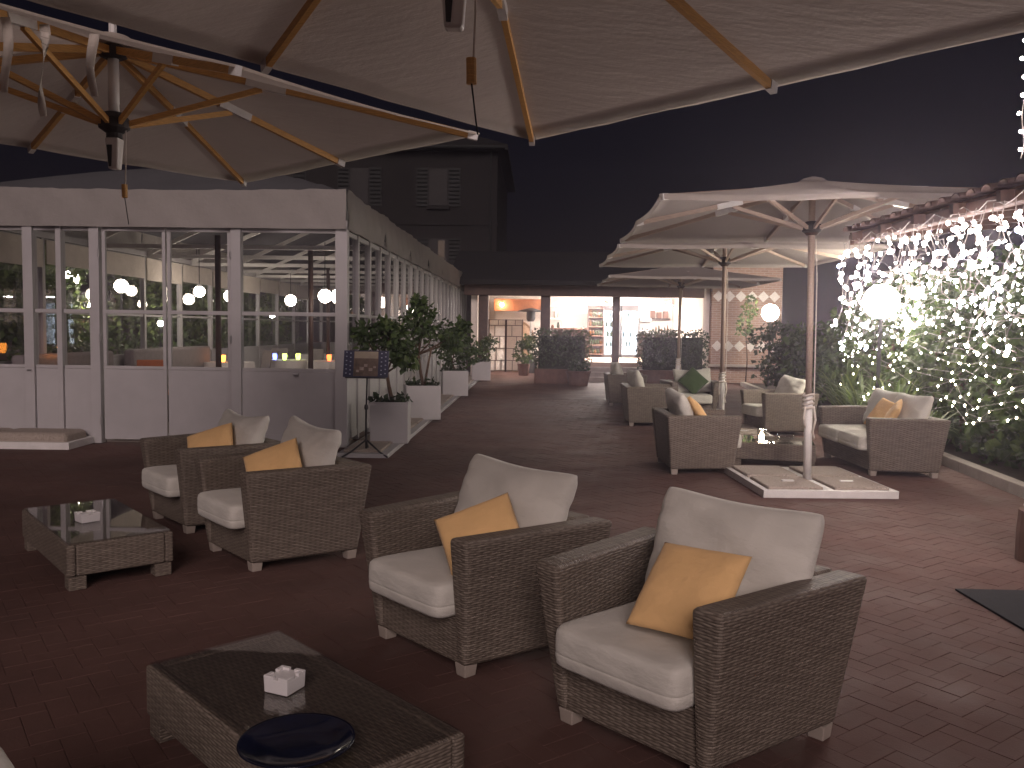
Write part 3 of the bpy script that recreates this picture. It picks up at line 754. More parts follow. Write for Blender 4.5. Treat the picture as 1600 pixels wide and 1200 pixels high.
for k in range(7):
    x = 4.25 + k * .11; h = .22 + .08 * ((k * 7) % 3)
    tag(MB().lathe((x, 32.6, 1.503), [(.035, 0), (.035, h * .6), (.012, h * .8), (.012, h)], 8).build('bottle', ('bottle', 'bottle_amber')[k % 2], None, smooth=True), 'bottle standing on the steel right bar counter', 'bottle', 'bottles on the right bar counter')
for x, y, z, lb, e in ((2.27, 30.2, 2.5, 'widest lit pendant lamp left of the wooden bar post', .20), (4.3, 31, 2.52, 'left of two small dark pendant lamps over the right counter', .1), (4.6, 31, 2.52, 'right of two small dark pendant lamps over the right counter', .1)):
    t = thing('pendant_lamp', lb, 'lamp', (x, y, z), 0, 'pendant lamps in the bar', True)
    MB().lathe((x, y, z), [(e + .06, -.01), (e + .05, .02), (e * .5, .1), (.02, .14)], 16).build('shade', 'soot' if e < .15 else 'white_metal', t, smooth=True)
    MB().lathe((x, y, z - .035), [(e, 0), (e, .02)], 14).build('bulb', 'lamp_in', t)
    MB().tube([(x, y, z + .13), (x, y, 2.88)], .008, 6).build('cord', 'black_metal', t)
t = thing('wall_lamp', 'warm bare wall lamp under the red lintel above the folding screen', 'lamp', (-1.45, 32.2, 2.5), 0, None, True)
MB().sphere((-1.45, 32.1, 2.47), .07, 10, 7).build('bulb', 'wall_lamp', t, smooth=True); MB().bar((-1.45, 32.1, 2.545), (-1.45, 32.298, 2.6), .03, .03).build('bracket', 'black_metal', t)
t = thing('added_strip_light', 'unseen strip light added under the bar ceiling', 'lamp', (2.6, 30.65, 2.84), 0, None, True)  # hidden behind the fascia, added to brighten the bar
MB().box(.8, 4.6, 30.6, 30.7, 2.80, 2.84).build('tube', 'lamp_in', t); MB().box(.78, 4.62, 30.58, 30.72, 2.842, 2.876).build('housing', 'white_metal', t)
# folding paper screen
t = thing('folding_screen', 'folding screen of pale paper panels in a dark lattice', 'screen', (-1.25, 31.4, 0), 0, None, True)
for s, x0, x1, y0, y1 in ((0, -1.87, -1.27, 31.3, 31.5), (1, -1.25, -.65, 31.5, 31.3)):
    P = lambda f, z, d=0: (x0 + (x1 - x0) * f, y0 + (y1 - y0) * f + d, z)
    lf = MB().hexa([P(.02, .06), P(.98, .06), P(.98, .06, .012), P(.02, .06, .012)], [P(.02, 1.88), P(.98, 1.88), P(.98, 1.88, .012), P(.02, 1.88, .012)]).build('leaf_panel', 'paper', t)
    for f in (.0, 1.0): MB().bar(P(f, .0, -.002), P(f, 1.92, -.002), .05, .04).build('stile', 'dark_wood', lf)
    for z in (.05, .42, .86, 1.3, 1.7, 1.9): MB().bar(P(.03, z, -.016), P(.97, z, -.016), .02, .022).build('lattice', 'dark_wood', lf)
    for z0, z1, f in ((.06, .42, .4), (.06, .42, .75), (.43, .86, .45), (.87, 1.3, .65), (1.31, 1.7, .35), (1.71, 1.9, .55)): MB().bar(P(f, z0 + .01, -.016), P(f, z1 - .01, -.016), .02, .022).build('lattice', 'dark_wood', lf)
# patio heater
t = thing('patio_heater', 'dark mushroom patio heater beside the folding screen', 'heater', (-.35, 31, 0), 0, None, True)
MB().lathe((-.35, 31, 2.2), [(.5, 0), (.42, .05), (.08, .13), (.02, .14)], 20).build('hood', 'soot', t, smooth=True)
MB().lathe((-.35, 31, 1.85), [(.11, 0), (.16, .1), (.16, .36)], 14).build('burner', 'black_metal', t); MB().tube([(-.35, 31, .6), (-.35, 31, 1.85)], .035, 8).build('pole', 'steel', t); MB().lathe((-.35, 31, .0), [(.24, 0), (.24, .05), (.2, .6), (.05, .64)], 16).build('base', 'soot', t)
t = thing('rattan_chair', 'round backed rattan peacock chair between screen and heater', 'chair', (-.75, 32.1, 0), 0, None, True)
vs = []; n = 20
for k in range(n + 1):
    a = math.pi * k / n; vs.append((-.75 + .5 * math.cos(a), 32.25, 1.15 + .68 * math.sin(a)))
b1 = len(vs); vs += [(x, y + .04, z) for x, y, z in vs]
fs = [tuple(range(b1)), tuple(range(2 * b1 - 1, b1 - 1, -1))] + [(k, k + 1, b1 + k + 1, b1 + k) for k in range(b1 - 1)] + [(b1 - 1, 0, b1, 2 * b1 - 1)]
MB().add(vs, fs).build('backrest', 'rattan', t)
MB().tube([(-.75 + .52 * math.cos(math.pi * k / 16), 32.26, 1.12 + .72 * math.sin(math.pi * k / 16)) for k in range(17)], .035, 8).build('rim', 'rattan', t, smooth=True)
MB().lathe((-.75, 32.0, .4), [(.33, 0), (.34, .06)], 18).build('seat', 'rattan', t); MB().lathe((-.75, 32.0, 0), [(.3, 0), (.18, .2), (.3, .398)], 16).build('base', 'rattan', t)
MB().box(-1.1, -.4, 32.23, 32.248, .42, 1.15).build('lower_back', 'rattan', t)
# hedges in long planters before the bar
def hedge_planter(x0, x1, y, h, label, seed):
    t = thing('hedge_planter', label, 'planter', ((x0 + x1) / 2, y, 0), 0, 'hedge planters before the bar', True)
    MB().box(x0, x1, y - .25, y + .25, -.005, .42).build('trough', 'terracotta', t, bevel=.02)
    mb = MB(); n = int((x1 - x0) / .3)
    clumps(mb, [((x0 + .15 + (x1 - x0 - .3) * k / max(1, n - 1), y, .42 + (h - .42) * q), (.27, .3, .26)) for k in range(n) for q in (.25, .55, .85)], 190, .085, seed); mb.build('hedge', 'leaf_dark', t, uv=False)
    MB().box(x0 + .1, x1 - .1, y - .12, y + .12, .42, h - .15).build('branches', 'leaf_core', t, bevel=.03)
hedge_planter(-.15, 1.42, 25.4, 1.55, 'clipped dark hedge in a terracotta trough left of the bar steps', 11)
hedge_planter(2.95, 4.9, 25.6, 1.55, 'clipped dark hedge in a terracotta trough right of the bar fridges', 12)
t = thing('terracotta_pot', 'low terracotta pot of dark leaves beside the bar steps', 'pot', (1.1, 24.4, 0), 0, None, True)
MB().lathe((1.1, 24.4, -.005), [(.26, 0), (.34, .36), (.36, .36), (.36, .42), (.3, .42)], 20).build('pot', 'terracotta', t, smooth=False)
mb = MB(); clumps(mb, [((1.1, 24.4, .5), (.3, .3, .2))], 220, .12, 9); mb.build('foliage', 'leaf_dark', t, uv=False)
t = thing('flower_pot', 'potted white flowers standing before the patio heater', 'plant', (-.55, 29.2, 0), 0, None, True)
MB().lathe((-.55, 29.2, -.005), [(.16, 0), (.22, .4), (.2, .4)], 16).build('pot', 'terracotta', t)
mb = MB(); clumps(mb, [((-.55, 29.2, .8), (.35, .35, .4)), ((-.4, 29.1, 1.15), (.25, .25, .25))], 200, .13, 19); mb.build('foliage', 'leaf', t, uv=False)
mb = MB(); rr = random.Random(4)
for k in range(9): mb.sphere((-.5 + rr.uniform(-.3, .3), 29.0 + rr.uniform(-.1, .1), .8 + rr.uniform(-.2, .5)), .045, 8, 5)
mb.build('blossoms', 'flower', t)

# ------------------------------------------------------------------ white cube planters with little trees
def planter(x, y, s, h, rz, label, cs, ztr, n, size, seed, two=False, group='white cube planters with trees', mat='leaf'):
    t = thing('planter_tree', label, 'potted tree', (x, y, 0), rz, group)
    mb = MB(); a, b = s / 2, s / 2 - .03
    mb.hexa([(-a, -a, .05), (a, -a, .05), (a, a, .05), (-a, a, .05)], [(-a, -a, h - .03), (a, -a, h - .03), (a, a, h - .03), (-a, a, h - .03)])
    pot = mb.build('planter', 'white_paint', t, bevel=.008)
    mb = MB()
    for q in (((-a, a), (-a, -b)), ((-a, a), (b, a)), ((-a, -b), (-b, b)), ((b, a), (-b, b))): mb.box(q[0][0], q[0][1], q[1][0], q[1][1], h - .032, h)
    mb.build('rim', 'white_paint', pot); MB().box(-b, b, -b, b, h - .03, h - .012).build('soil', 'earth', pot)
    mb = MB()
    mb.tube([(.02, 0, h - .03), (-.03, 0, h + (ztr - h) * .5), (-.06, .02, ztr)], [.03, .025, .02], 8)
    if two: mb.tube([(.05, .03, h - .03), (.1, 0, h + (ztr - h) * .6), (.16, 0, ztr + .1)], [.025, .02, .015], 8)
    for (c, r) in cs: mb.tube([(-.06, .02, ztr - .02), (c[0] * .6, c[1] * .6, (ztr + c[2]) / 2), c], [.016, .011, .004], 5)
    mb.build('trunk', 'bark', t, smooth=True)
    mb = MB(); clumps(mb, cs, n, size, seed, shell=.25); mb.build('crown', mat, t, uv=False)
    mb = MB(); clumps(mb, [((-.15, -.1, h + .03), (.14, .12, .07)), ((.14, -.08, h + .03), (.12, .12, .08))], 45, .09, seed + 1); mb.build('underplanting', 'leaf_dark', t, uv=False)
    return t
planter(-2.0, 11.48, .5, .6, R(4), 'white cube planter with a small tree nearest, behind the music stand', [((-.22, 0, 1.42), (.26, .28, .24)), ((.02, .05, 1.36), (.28, .3, .26)), ((-.05, 0, 1.6), (.2, .2, .14)), ((.2, -.05, 1.2), (.2, .22, .2)), ((-.38, 0, 1.5), (.14, .16, .12))], 1.0, 150, .1, 21)
planter(-2.0, 14.5, .58, .62, R(14), 'white cube planter with the fullest round crowned tree', [((-.2, 0, 1.55), (.32, .34, .3)), ((.2, .0, 1.5), (.34, .34, .3)), ((.0, .05, 1.78), (.3, .3, .24)), ((.5, 0, 1.4), (.22, .24, .24)), ((-.05, 0, 1.98), (.14, .14, .12)), ((.7, 0, 1.62), (.12, .12, .12))], 1.15, 190, .1, 22, True)
planter(-1.95, 19.6, .58, .62, R(10), 'white cube planter with a low bushy shrub, third along the side glazing', [((-.1, 0, 1.0), (.45, .42, .36)), ((.3, 0, 1.05), (.38, .4, .34)), ((0, 0, 1.35), (.4, .38, .24))], .8, 260, .1, 23)
planter(-1.75, 25.5, .55, .6, R(6), 'white cube planter with a drooping plant, farthest along the glazing', [((.0, 0, .9), (.4, .4, .3)), ((.2, 0, 1.15), (.3, .3, .25))], .75, 180, .1, 24)

# ------------------------------------------------------------------ music stand with menu board
t = thing('menu_stand', 'black music stand holding a dark blue starred picture board', 'stand', (-2.12, 10.42, 0), 0)
MB().tube([(0, 0, .1), (0, 0, .62)], .014, 8).build('lower_pole', 'black_metal', t, smooth=True); MB().tube([(0, 0, .6), (0.01, 0, 1.0)], .010, 8).build('upper_pole', 'black_metal', t, smooth=True)
MB().lathe((0, 0, .58), [(.022, 0), (.026, .03), (.02, .06)], 10).build('collar', 'black_plastic', t)
for a in (R(-25), R(95), R(215)):
    MB().tube([(.01 * math.cos(a), .01 * math.sin(a), .2), (.2 * math.cos(a), .2 * math.sin(a), .07), (.32 * math.cos(a), .32 * math.sin(a), .012)], .011, 6).build('leg', 'black_metal', t)
bd = MB().cbox((0, -.02, 1.14), (.55, .012, .33), 0, R(-14)).build('board', 'navy_print', t)
def onboard(u, v, w, h, d=.0085): 
    mm = Matrix.Translation((0, -.02, 1.14)) @ Matrix.Rotation(R(-14), 4, 'X')
    P = [mm @ Vector(p) for p in ((u - w / 2, -d, v - h / 2), (u + w / 2, -d, v - h / 2), (u + w / 2, -d, v + h / 2), (u - w / 2, -d, v + h / 2))]
    Q = [p + mm.to_3x3() @ Vector((0, .002, 0)) for p in P]
    return P, Q
def patch(name, u, v, w, h, mat, d=.0085):
    P, Q = onboard(u, v, w, h, d); MB().hexa(P, Q).build(name, mat, bd)
patch('picture', 0, 0, .30, .31, 'photo_brown'); patch('picture', 0, .11, .29, .085, 'photo_cream', .0105)
for u, v, s in ((-.05, -.06, .05), (.06, -.07, .045), (-.1, -.09, .035), (.11, -.04, .03), (.0, -.02, .04)):
    patch('picture', u, v, s, s * .8, 'photo_food', .0105)
mb = MB()
for u in (-.24, -.19, .19, .24):
    for k in range(6):
        P, Q = onboard(u, -.13 + k * .052 + (.012 if abs(u) > .2 else 0), .016, .012, .0105); mb.hexa(P, Q)
mb.build('star_print', 'star_print', bd)
MB().cbox((0, -.045, .972), (.5, .05, .012)).build('ledge', 'black_metal', t)

# ------------------------------------------------------------------ umbrellas
def bez(a, b, t): return a.lerp(b, t)
def umbrella_top(t, O, rim, z_e, z_t, z_low, strut_at=.45, hem=.05, mast_r=.03, wood='rib_wood', rib=(.03, .045), seed=0, brackets=True, cloth='canvas'):
    """O: hub xy; rim: eight xy points, corners at even places; fills t with canopy, ribs, struts, hubs"""
    rr = random.Random(seed)
    O = Vector((O[0], O[1], 0)); rim = [Vector((p[0], p[1], z_e)) for p in rim]; apex = Vector((O.x, O.y, z_t))
    NR, NA = 12, 8; mb = MB()
    for s in range(8):
        a, b = rim[s], rim[(s + 1) % 8]; vs = []
        for i in range(NR + 1):
            r = i / NR
            for k in range(NA + 1):
                u = k / NA; e = a.lerp(b, u); sagz = .035 * 4 * u * (1 - u)
                pull = .018 * 4 * u * (1 - u) * r ** 3
                p = apex.lerp(e, r - pull); p.z -= sagz * r * .9 * (1 - .3 * r) + .05 * r * (1 - r) * 2
                if 0 < k < NA and 0 < i < NR: p.z += rr.uniform(-.003, .003)
                vs.append(p)
        if hem:
            for k in range(NA + 1):
                p = Vector(vs[NR * (NA + 1) + k]); p.z -= hem + rr.uniform(-.004, .004); d = (p - Vector((O.x, O.y, p.z))) * .004; vs.append(p - d)
        n = NA + 1; rows = NR + (1 if hem else 0)
        mb.add(vs, [(i * n + k, (i + 1) * n + k, (i + 1) * n + k + 1, i * n + k + 1) for i in range(rows) for k in range(NA)])
    mb.build('canopy', cloth, t, smooth=True)
    MB().lathe((O.x, O.y, z_t + .01), [(.16, -.04), (.10, .0), (.03, .02)], 16).build('vent_cap', cloth, t, smooth=True)
    MB().lathe((O.x, O.y, z_t - .13), [(.055, 0), (.085, .015), (.085, .07), (.05, .09)], 14).build('hub', 'hub', t)
    MB().lathe((O.x, O.y, z_low), [(.05, -.03), (.095, 0), (.095, .06), (.06, .1)], 14).build('runner', 'hub', t)
    top = Vector((O.x, O.y, z_t - .09)); low = Vector((O.x, O.y, z_low + .03))
    for k, p in enumerate(rim):
        dr = (p - Vector((O.x, O.y, p.z))).normalized()
        def on(f): 
            q = apex.lerp(p, f); q.z -= .05 * f * (1 - f) * 2 + .028; return q
        a0 = top + dr * .07; mid = on(strut_at if k % 2 else strut_at * .86); e = on(.985) 
        r_ = MB(); r_.bar(a0, mid, rib[0], rib[1]); r_.bar(mid, e, rib[0], rib[1]); ro = r_.build('rib', wood, t)
        MB().bar(e + (e - mid).normalized() * -.05, e + (e - mid).normalized() * .02, rib[0] + .008, rib[1] + .008).build('end_cap', 'white_metal', ro)
        st = MB().bar(low + dr * .08, mid + Vector((0, 0, -.03)), rib[0] * .8, rib[1] * .8).build('strut', wood, t)
        if brackets:
            dv = (e - mid).normalized()
            MB().bar(mid - dv * .1 - Vector((0, 0, .003)), mid + dv * .16 - Vector((0, 0, .003)), rib[0] + .014, rib[1] + .01).build('bracket', 'white_metal', ro)
def crank_end(t, x, y, z, cord=True):
    MB().tube([(x, y, z - .02), (x, y, z - .05)], .05, 14).build('collar', 'hub', t)
    h = MB(); h.hexa([(x - .032, y - .03, z - .25), (x + .032, y - .03, z - .25), (x + .032, y + .03, z - .25), (x - .032, y + .03, z - .25)], [(x - .045, y - .045, z - .052), (x + .045, y - .045, z - .052), (x + .045, y + .045, z - .052), (x - .045, y + .045, z - .052)])
    ho = h.build('crank_handle', 'white_metal', t, bevel=.01)
    MB().add([(x - .030, y - .0475, z - .10), (x + .004, y - .0475, z - .10), (x - .008, y - .036, z - .235), (x - .024, y - .036, z - .235), (x - .030, y - .04, z - .10), (x + .004, y - .04, z - .10), (x - .008, y - .03, z - .235), (x - .024, y - .03, z - .235)],
             [(3, 2, 1, 0), (0, 1, 5, 4), (1, 2, 6, 5), (2, 3, 7, 6), (3, 0, 4, 7)]).build('grip', 'black_plastic', ho)
    if cord:
        MB().tube([(x + .075, y, z), (x + .072, y, z - .2), (x + .068, y, z - .34), (x + .06, y, z - .355)], .004, 6).build('cord', 'rope', t)
        MB().tube([(x + .06, y, z - .345), (x + .062, y, z - .43)], [.018, .018], 10).build('toggle', 'rib_wood', t, smooth=False)
        MB().tube([(x + .062, y, z - .428), (x + .075, y, z - .53), (x + .085, y, z - .6)], .003, 5).build('cord', 'black_metal', t)
def rect_rim(c, u, v):
    c, u, v = Vector(c), Vector(u), Vector(v)
    return [c + u + v, c + u, c + u - v, c - v, c - u - v, c - u, c - u + v, c + v]
def mast_arm(t, O, P, z_t):
    MB().tube([(P[0], P[1], 0), (P[0], P[1], 3.95)], .06, 12).build('mast', 'pole_wood', t, smooth=True)
    MB().bar((P[0], P[1], 3.85), (O[0], O[1], z_t + .42), .07, .1).build('arm', 'pole_wood', t); MB().tube([(O[0], O[1], z_t + .4), (O[0], O[1], z_t - .05)], .025, 8).build('hanger', 'white_metal', t)
    MB().box(P[0] - .35, P[0] + .35, P[1] - .35, P[1] + .35, .0, .06).build('base', 'granite', t, bevel=.01)
# nearest hanging umbrella, its far corner over the path
C1, MR, ML = Vector((-.078, 6.241)), Vector((1.268, 4.842)), Vector((-1.457, 4.502))
u1, v1 = (MR - C1), (ML - C1); O1 = C1 + u1 + v1
HU1 = (-.31, 2.98)
t = thing('hanging_umbrella', 'cream square umbrella overhead, nearest, with a crank handle and cord at top centre', 'umbrella', (O1.x, O1.y, 0), 0, 'cream hanging umbrellas', True)
umbrella_top(t, HU1, rect_rim(O1, -u1, -v1), 2.95, 3.42, 2.86, seed=1, hem=.012)
MB().tube([(HU1[0], HU1[1], 2.9), (HU1[0], HU1[1], 3.33)], .032, 12).build('short_mast', 'white_metal', t, smooth=True)
crank_end(t, HU1[0], HU1[1], 2.86); mast_arm(t, HU1, (-3.1, 2.6), 3.42)
# the one left of it
P1, P2, PM = Vector((-2.807, 8.112)), Vector((-.44, 6.03)), Vector((-3.793, 6.446))
v2 = (PM - P1); u2 = (P2 - P1) / 2; v2 = v2 - u2.normalized() * v2.dot(u2.normalized()) * .6; O2 = P1 + u2 + v2
t = thing('hanging_umbrella', 'cream square umbrella overhead at left with a white central shaft and handle', 'umbrella', (O2.x, O2.y, 0), 0, 'cream hanging umbrellas', True)
umbrella_top(t, (O2.x, O2.y), rect_rim(O2, -u2, -v2), 2.945, 3.42, 2.85, seed=2, hem=.012)
MB().tube([(O2.x, O2.y, 2.88), (O2.x, O2.y, 3.33)], .034, 12).build('short_mast', 'white_metal', t, smooth=True)
crank_end(t, O2.x, O2.y, 2.84); mast_arm(t, O2, (-4.6, 3.4), 3.42)
# cloth ties hanging from the near canopy
for k, (x, y, L, lb, tw) in enumerate(((-2.33, 3.72, .32, 'straight white cloth tie hanging leftmost from the near canopy edge', .2), (-2.22, 3.81, .40, 'twisted white cloth tie second from the left under the canopy edge', 2.2), (-2.06, 3.93, .28, 'white cloth tie beside the shaft of the left umbrella', .9))):
    mb = MB(); vs = []; n = 14
    for i in range(n + 1):
        f = i / n; a = tw * math.sin(f * 3.2) ; w = .022 * (1 - .3 * f); cx = x + .012 * math.sin(f * 5 + k); z = 2.91 - L * f
        dx, dy = math.cos(a) * w, math.sin(a) * w
        vs += [(cx - dx, y - dy, z), (cx + dx, y + dy, z), (cx - dx, y - dy + .003, z), (cx + dx, y + dy + .003, z)]
    fs = []
    for i in range(n):
        a, b = i * 4, (i + 1) * 4; fs += [(a, a + 1, b + 1, b), (a + 3, a + 2, b + 2, b + 3), (a + 2, a, b, b + 2), (a + 1, a + 3, b + 3, b + 1)]
    tag(mb.add(vs, fs).build('cloth_tie', 'blind_cream', None, smooth=True), lb, 'strap', 'cloth ties under the near canopy')
# standing umbrellas in a row at right
def standing(x, y, h, lean, label, seed):
    t = thing('patio_umbrella', label, 'umbrella', (x, y, 0), 0, 'standing cream umbrellas in a row')
    umbrella_top(t, (0, 0), rect_rim((0, 0), (1.79, 0), (0, 1.79)), h, h + .40, h - .12, seed=seed, hem=.045, cloth='canvas_sun_dimmed', wood='pole_wood', rib=(.032, .045))
    MB().tube([(0, 0, .85), (0, 0, h + .4)], .034, 12).build('pole', 'pole_wood', t, smooth=True)
    MB().tube([(0, 0, .05), (0, 0, .95)], .042, 12).build('sleeve', 'white_metal', t, smooth=True)
    MB().lathe((0, 0, h - .16), [(.05, 0), (.07, .02), (.07, .08), (.05, .1)], 12).build('slider', 'dark_wood', t)
    mb = MB()
    for k in range(4): mb.tube([(.05 * math.cos(a * .7), .05 * math.sin(a * .7), .82 + k * .045 + .01 * math.sin(a)) for a in range(10)], .012, 6)
    mb.tube([(.045, -.03, .84), (.06, -.05, .7), (.03, -.055, .58), (.05, -.05, .5)], .011, 6); mb.tube([(-.04, -.03, .84), (-.06, -.05, .72), (-.045, -.05, .62)], .011, 6)
    mb.build('rope', 'rope', t, smooth=True)
    mb = MB(); mb.tube([(.045, 0, h - .2), (.06, -.01, h - .6), (.05, -.02, .9)], .006, 6); mb.build('cord', 'rope', t)
    t.rotation_euler = (0, lean, 0); return t
def base_for(x, y, rz, label):
    t = thing('umbrella_base', label, 'base', (x, y, 0), rz, 'slab filled white umbrella bases')
    mb = MB()
    for a, b, c, d in ((-.66, .66, -.72, -.66), (-.66, .66, .66, .72), (-.66, -.6, -.657, .657), (.6, .66, -.657, .657), (-.05, .05, -.657, .657)): mb.box(a, b, c, d, .0, .075)
    mb.box(-.597, -.053, -.04, .04, .0, .07); mb.box(.053, .597, -.04, .04, .0, .07)
    mb.build('frame', 'white_metal', t, bevel=.004)
    for a, b in ((-.595, -.055), (.055, .595)):
        for c, d in ((-.655, -.045), (.045, .655)):
            s = MB().box(a, b, c, d, .01, .10).build('slab', 'granite', t, bevel=.012)
    for a in (-.3, .3): MB().box(a - .06, a + .06, -.36, -.32, .1005, .112).build('grip', 'white_metal', t)
standing(2.80, 8.94, 2.75, R(-1.0), 'nearest standing cream umbrella, its pole tied with white rope', 31)
standing(2.82, 13.3, 2.75, R(-.5), 'middle standing cream umbrella of the row of three', 32)
standing(3.17, 19.8, 2.72, R(.4), 'farthest standing cream umbrella of the row, near the bar', 33)
base_for(2.80, 9.02, R(3), 'white framed base with pebble slabs under the nearest standing umbrella')
base_for(2.82, 13.35, R(-2), 'white framed slab base under the middle standing umbrella')
base_for(3.17, 19.8, R(2), 'white framed slab base under the farthest standing umbrella')
# slab base at far left by the pavilion
t = thing('umbrella_base', 'wide white rimmed base with brown slabs at far left before the pavilion', 'base', (-6.9, 10.95, 0), R(2), 'slab filled white umbrella bases')
mb = MB()
for a, b, c, d in ((-1.0, 1.0, -.5, -.44), (-1.0, 1.0, .14, .2), (-1.0, -.94, -.437, .137), (.94, 1.0, -.437, .137)): mb.box(a, b, c, d, .0, .09)
mb.build('frame', 'white_metal', t, bevel=.004)
for k in range(2): MB().box(-.935 + k * .94, -.005 + k * .94, -.435, .135, .01, .2).build('slab', 'granite', t, bevel=.07, segs=3)

# ------------------------------------------------------------------ wicker furniture
def cushion_mesh(w, h, d, seed, pinch=.06, name='cushion', mat='cushion', n=16, ear=.0, pw=2.6, rnd=.075, crease=1.0):
    """soft cushion in the XZ plane, thickness along Y"""
    rr = random.Random(seed); vs = []; fs = []
    p1, p2, p3 = rr.random() * 6, rr.random() * 6, rr.random() * 6
    for side in (-1, 1):
        for j in range(n + 1):
            for i in range(n + 1):
                u, v = 2 * i / n - 1, 2 * j / n - 1
                u = math.copysign(abs(u) ** .8, u); v = math.copysign(abs(v) ** .8, v)
                x = u * w / 2 * (1 - pinch * (1 - v * v)); z = v * h / 2 * (1 - pinch * (1 - u * u) * (1.0 + (ear if v > 0 else 0)))
                cr_ = 1 - rnd * (abs(u) * abs(v)) ** 5; x *= cr_; z *= cr_
                th = (max(0, 1 - abs(u) ** pw) * max(0, 1 - abs(v) ** pw)) ** .42
                wr = .014 * math.sin(u * 5 + p1 + v * 2) * math.sin(v * 4 + p2) + .008 * math.sin((u - v) * 9 + p3) * (abs(u) ** 2)
                wr += .007 * math.sin(v * 19 + p2 + 2 * u) * max(0, abs(u) - .55) * 2.2 + .005 * math.sin(u * 17 + p1) * max(0, abs(v) - .6) * 2.5 - .004 * math.exp(-((u * math.cos(p3) + v * math.sin(p3) - .2) / .10) ** 2)
                wr *= crease
                vs.append((x, side * (d / 2 * th + wr * th * min(1, d / .12)), z))
    N = (n + 1) ** 2
    for j in range(n):
        for i in range(n):
            a = j * (n + 1) + i
            fs.append((a, a + 1, a + n + 2, a + n + 1)); fs.append((N + a, N + a + n + 1, N + a + n + 2, N + a + 1))
    mb = MB().add(vs, fs)
    me = bpy.data.meshes.new(name); me.from_pydata(mb.v, [], mb.f); bm = bmesh.new(); bm.from_mesh(me); bmesh.ops.remove_doubles(bm, verts=bm.verts, dist=.0006)
    bmesh.ops.recalc_face_normals(bm, faces=bm.faces)
    for f in bm.faces: f.smooth = True
    bm.to_mesh(me); bm.free(); me.materials.append(M[mat]); return me
def seat_mesh(w, dp, h, seed, name='seat_cushion'):
    """thick foam seat cushion, rounded, slightly crowned, with a seam line round its middle"""
    rr = random.Random(seed); n = 18; vs = []; fs = []; rings = []
    prof = [(.0, -.5, .6), (.9, -.5, .5), (.965, -.48, .2), (.99, -.40, 0), (1.0, -.2, 0), (.998, -.15, 0), (.993, -.135, 0), (.998, -.12, 0), (1.0, -.05, 0), (.998, .28, 0), (.988, .42, .1), (.96, .49, .3), (.88, .53, .6), (.6, .56, .9), (.0, .57, 1)]
    m = 48
    for s, z, c in prof:
        ring = []
        for k in range(m):
            a = 2 * math.pi * k / m; ca, sa = math.cos(a), math.sin(a); e = .16
            x = math.copysign(abs(ca) ** e, ca); y = math.copysign(abs(sa) ** e, sa)
            q = max(abs(x), abs(y)); 
            px, py = s * x * w / 2, s * y * dp / 2
            zz = z * h + .006 * math.sin(px * 9 + seed) * math.sin(py * 8) - .014 * c * math.exp(-((px / .2) ** 2 + ((py - .05) / .2) ** 2))
            ring.append((px, py, zz))
        rings.append(ring)
    mb = MB(); vs = [p for r in rings for p in r]
    fs = [(i * m + k, i * m + (k + 1) % m, (i + 1) * m + (k + 1) % m, (i + 1) * m + k) for i in range(len(prof) - 1) for k in range(m)]
    me = bpy.data.meshes.new(name); me.from_pydata(vs, [], fs); bm = bmesh.new(); bm.from_mesh(me); bmesh.ops.remove_doubles(bm, verts=bm.verts, dist=.0004)
    for f in bm.faces: f.smooth = True
    bm.to_mesh(me); bm.free(); me.materials.append(M['cushion']); return me
def place(me, name, parent, loc, rot):
    o = bpy.data.objects.new(name, me); COL.objects.link(o)
    if parent is not None: o.parent = parent
    o.location = loc; o.rotation_euler = rot; return o
